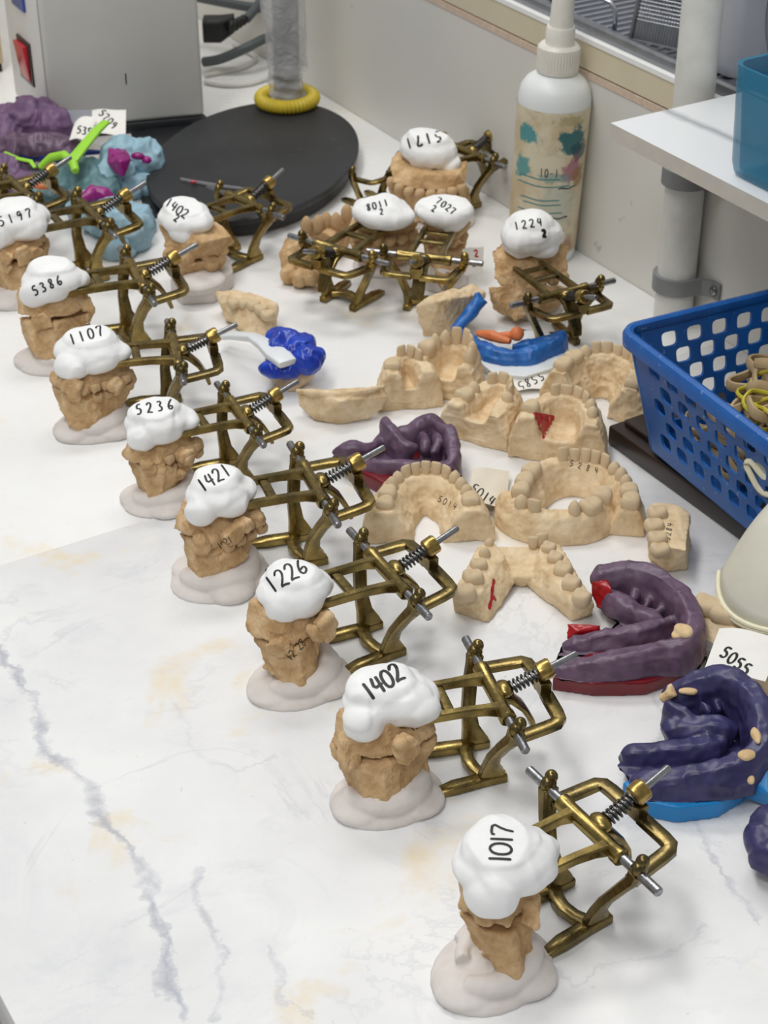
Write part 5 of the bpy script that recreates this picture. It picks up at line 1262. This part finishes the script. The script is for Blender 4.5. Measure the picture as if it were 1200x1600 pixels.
for (a_, z_, o_) in ((-.016, .052, .0), (.016, .052, .0), (.016, .092, .0), (-.016, .092, .0), (-.016, .052, .001), (.016, .052, .001), (.016, .092, .006), (-.016, .092, .006)): q.append(c + eL * a_ + nL * o_ + _v((0, 0, z_)))
obj('rocker', MB().add(q, [(3, 2, 1, 0), (4, 5, 6, 7), (0, 1, 5, 4), (1, 2, 6, 5), (2, 3, 7, 6), (3, 0, 4, 7)]), M['switch_red'], sw, True, .0006)
face_box('mode_switch', .50, .150, .040, .040, .004, 'switch_blue', MC, .001, .001)
c = eR * (np.linalg.norm(vR) * .50); nR = np.array([eR[1], -eR[0], 0])
obj('scratch_mark', MB().box(c + nR * .0003 + _v((0, 0, .062)), (.0012, .0006, .012), math.atan2(eR[1], eR[0])), M['dark'], MC, False)
# black plate and the oval base's shadow as one dark slab, then the oval base
bl = MB(); bl.prism([tuple(at(x, y)[:2]) for x, y in ((205, 212), (300, 188), (330, 250), (300, 345), (225, 340))], 0.0002, .0035)
tag(obj('mat_and_shadow', bl, M['black'], None, True, .001), 'flat black mat with the base shadow shaped into it, between the machine and the oval black base', 'mat')
dc = np.mean([at(233, 270, .022), at(555, 207, .022), at(400, 163, .022), at(395, 354, .022)], axis=0)
DB = thing('lamp_stand', 'black oval stand base with a plastic-wrapped pole through a yellow ring', 'stand', (dc[0], dc[1], 0.0036))
def oval(rx, ry, z, n=72): return [(rx * math.cos(2 * math.pi * k / n), ry * math.sin(2 * math.pi * k / n), z) for k in range(n)]
RX, RY = .1045, .165
mb = MB().rings([oval(RX * .955, RY * .955, .0), oval(RX * .955, RY * .955, .010), oval(RX * .995, RY * .995, .012), oval(RX, RY, .0135), oval(RX, RY, .0175), oval(RX * .99, RY * .99, .0185)])
base_rot = math.radians(-12); mb.xform(Matrix.Rotation(base_rot, 4, 'Z')); obj('stand_base', mb, M['disc'], DB)
L = localizer(DB); pz = .0185; pole = np.array(L(449, 163, .0225)); pole[2] = pz
obj('pole', MB().cyl(pole, pole + _v((0.004, 0, .40)), .0145, 28), M['pole_grey'], DB)
rg = MB(); P = [pole + _v((math.cos(t) * .0290, math.sin(t) * .0290, .0078)) for t in np.linspace(0, 2 * math.pi, 192, endpoint=False)]
rg.tube(P, [.0074 + .0006 * math.cos(48 * 2 * math.pi * k / 192) for k in range(192)], 14, closed=True); obj('ribbed_ring', rg, M['ring'], DB)
def wrap(z0, z1, r0, r1, seed, n=40, m=26):
    mb = MB(); q = random.Random(seed); ph = [q.uniform(0, 6) for _ in range(6)]; R = []
    for j in range(m + 1):
        v = j / m; rr = []
        for k in range(n):
            t = 2 * math.pi * k / n; r = r0 + (r1 - r0) * v + .0016 * math.sin(3 * t + ph[0] + 5 * v) + .0012 * math.sin(5 * t + ph[1] - 9 * v) + .0010 * math.sin(9 * v * 3 + ph[2] + t)
            rr.append(pole + _v((r * math.cos(t), r * math.sin(t), z0 + (z1 - z0) * v)))
        R.append(rr)
    return mb.rings(R, False, False)
obj('plastic_wrap', wrap(.001, .050, .0205, .0175, 3), M['wrap'], DB)
obj('plastic_wrap', wrap(.040, .26, .0215, .0270, 4), M['wrap'], DB)
# needle-like probe with a red tip lying over the base
PR = thing('plastic_rod', 'thin clear rod with a red tip lying on the black oval base', 'rod', at(285, 285, .0225)); L = localizer(PR)
obj('rod_body', MB().tube([L(282, 279, .0262), L(300, 283, .0245), L(350, 291, .0240), (L(400, 297, .0240))], [.0010, .0016, .0016, .0012], 8), M['clear'], PR)
obj('red_tip', MB().ell(L(302, 284, .0262), (.0034, .0020, .0014)), M['switch_red'], PR)
# cables and plug
CB = thing('power_plug', 'black power plug with dark grey cable at the back of the white machine', 'plug', at(335, 60, .06)); L = localizer(CB)
mz = lambda *a: np.array(L(*a))
obj('plug_body', MB().rings([[mz(318, 45, .05) + _v((0, a, b)) for a, b in rsec(.014, .014)], [mz(345, 45, .05) + _v((0, a, b)) for a, b in rsec(.014, .014)], [mz(366, 36, .055) + _v((0, a, b)) for a, b in rsec(.009, .010)]]), M['plug'], CB, True, .001)
ml = MB()
for t in np.linspace(0, 1, 5): ml.ell(mz(362 + 24 * t, 42 - 14 * t, .055), (.005, .008 - .002 * t, .008 - .002 * t), 0, 12, 8)
obj('strain_relief', ml, M['plug'], CB)
obj('cable', MB().tube([mz(385, 30, .055), mz(398, 15, .062), mz(408, 0, .07), mz(415, -20, .08), mz(425, -60, .09)], .0055, 10), M['cable'], CB)
def cable(label, pts, r, mat):
    c = at(*pts[0]); o = thing('cable', label, 'cable', c); L = localizer(o); P = [np.array(L(*p)) for p in pts]; path = []
    for i in range(len(P) - 1):
        a, b, c_, d = [P[max(0, min(len(P) - 1, i + k))] for k in (-1, 0, 1, 2)]
        for k in range(8):
            t = k / 8; path.append(.5 * (2 * b + (c_ - a) * t + (2 * a - 5 * b + 4 * c_ - d) * t * t + (3 * b - a - 3 * c_ + d) * t ** 3))
    path.append(P[-1]); obj('cable_run', MB().tube(path, r, 10), M[mat], o)
cable('thick grey hose running from the machine to the pole above the worktop', [(318, 97, .012), (345, 92, .018), (385, 75, .030), (415, 60, .035), (440, 58, .03)], .0058, 'cable')
cable('upper grey hose crossing behind the black plug', [(300, -6, .06), (350, 4, .06), (400, 12, .06), (425, 8, .06)], .0058, 'cable')
cable('white cord lying on the worktop behind the pole', [(320, 128, .0028), (350, 133, .0028), (390, 131, .0028), (430, 118, .0028), (455, 112, .0028)], .0026, 'cable_white')
cable('second white cord looping behind the plug', [(320, 118, .0028), (350, 112, .0028), (380, 105, .0028), (400, 92, .0028), (385, 80, .0028), (365, 70, .0028)], .0026, 'cable_white')
CBN = thing('plywood_box', 'beige plywood box with dark underside at the far upper left corner', 'box', at(8, 112, 0), WYAW)
obj('box_body', MB().box((-.10, -.06, .17), (.20, .12, .32)), M['beige'], CBN, True, .002)
obj('box_foot', MB().box((-.10, -.06, .005), (.196, .116, .010)), M['groove'], CBN, True, .001)
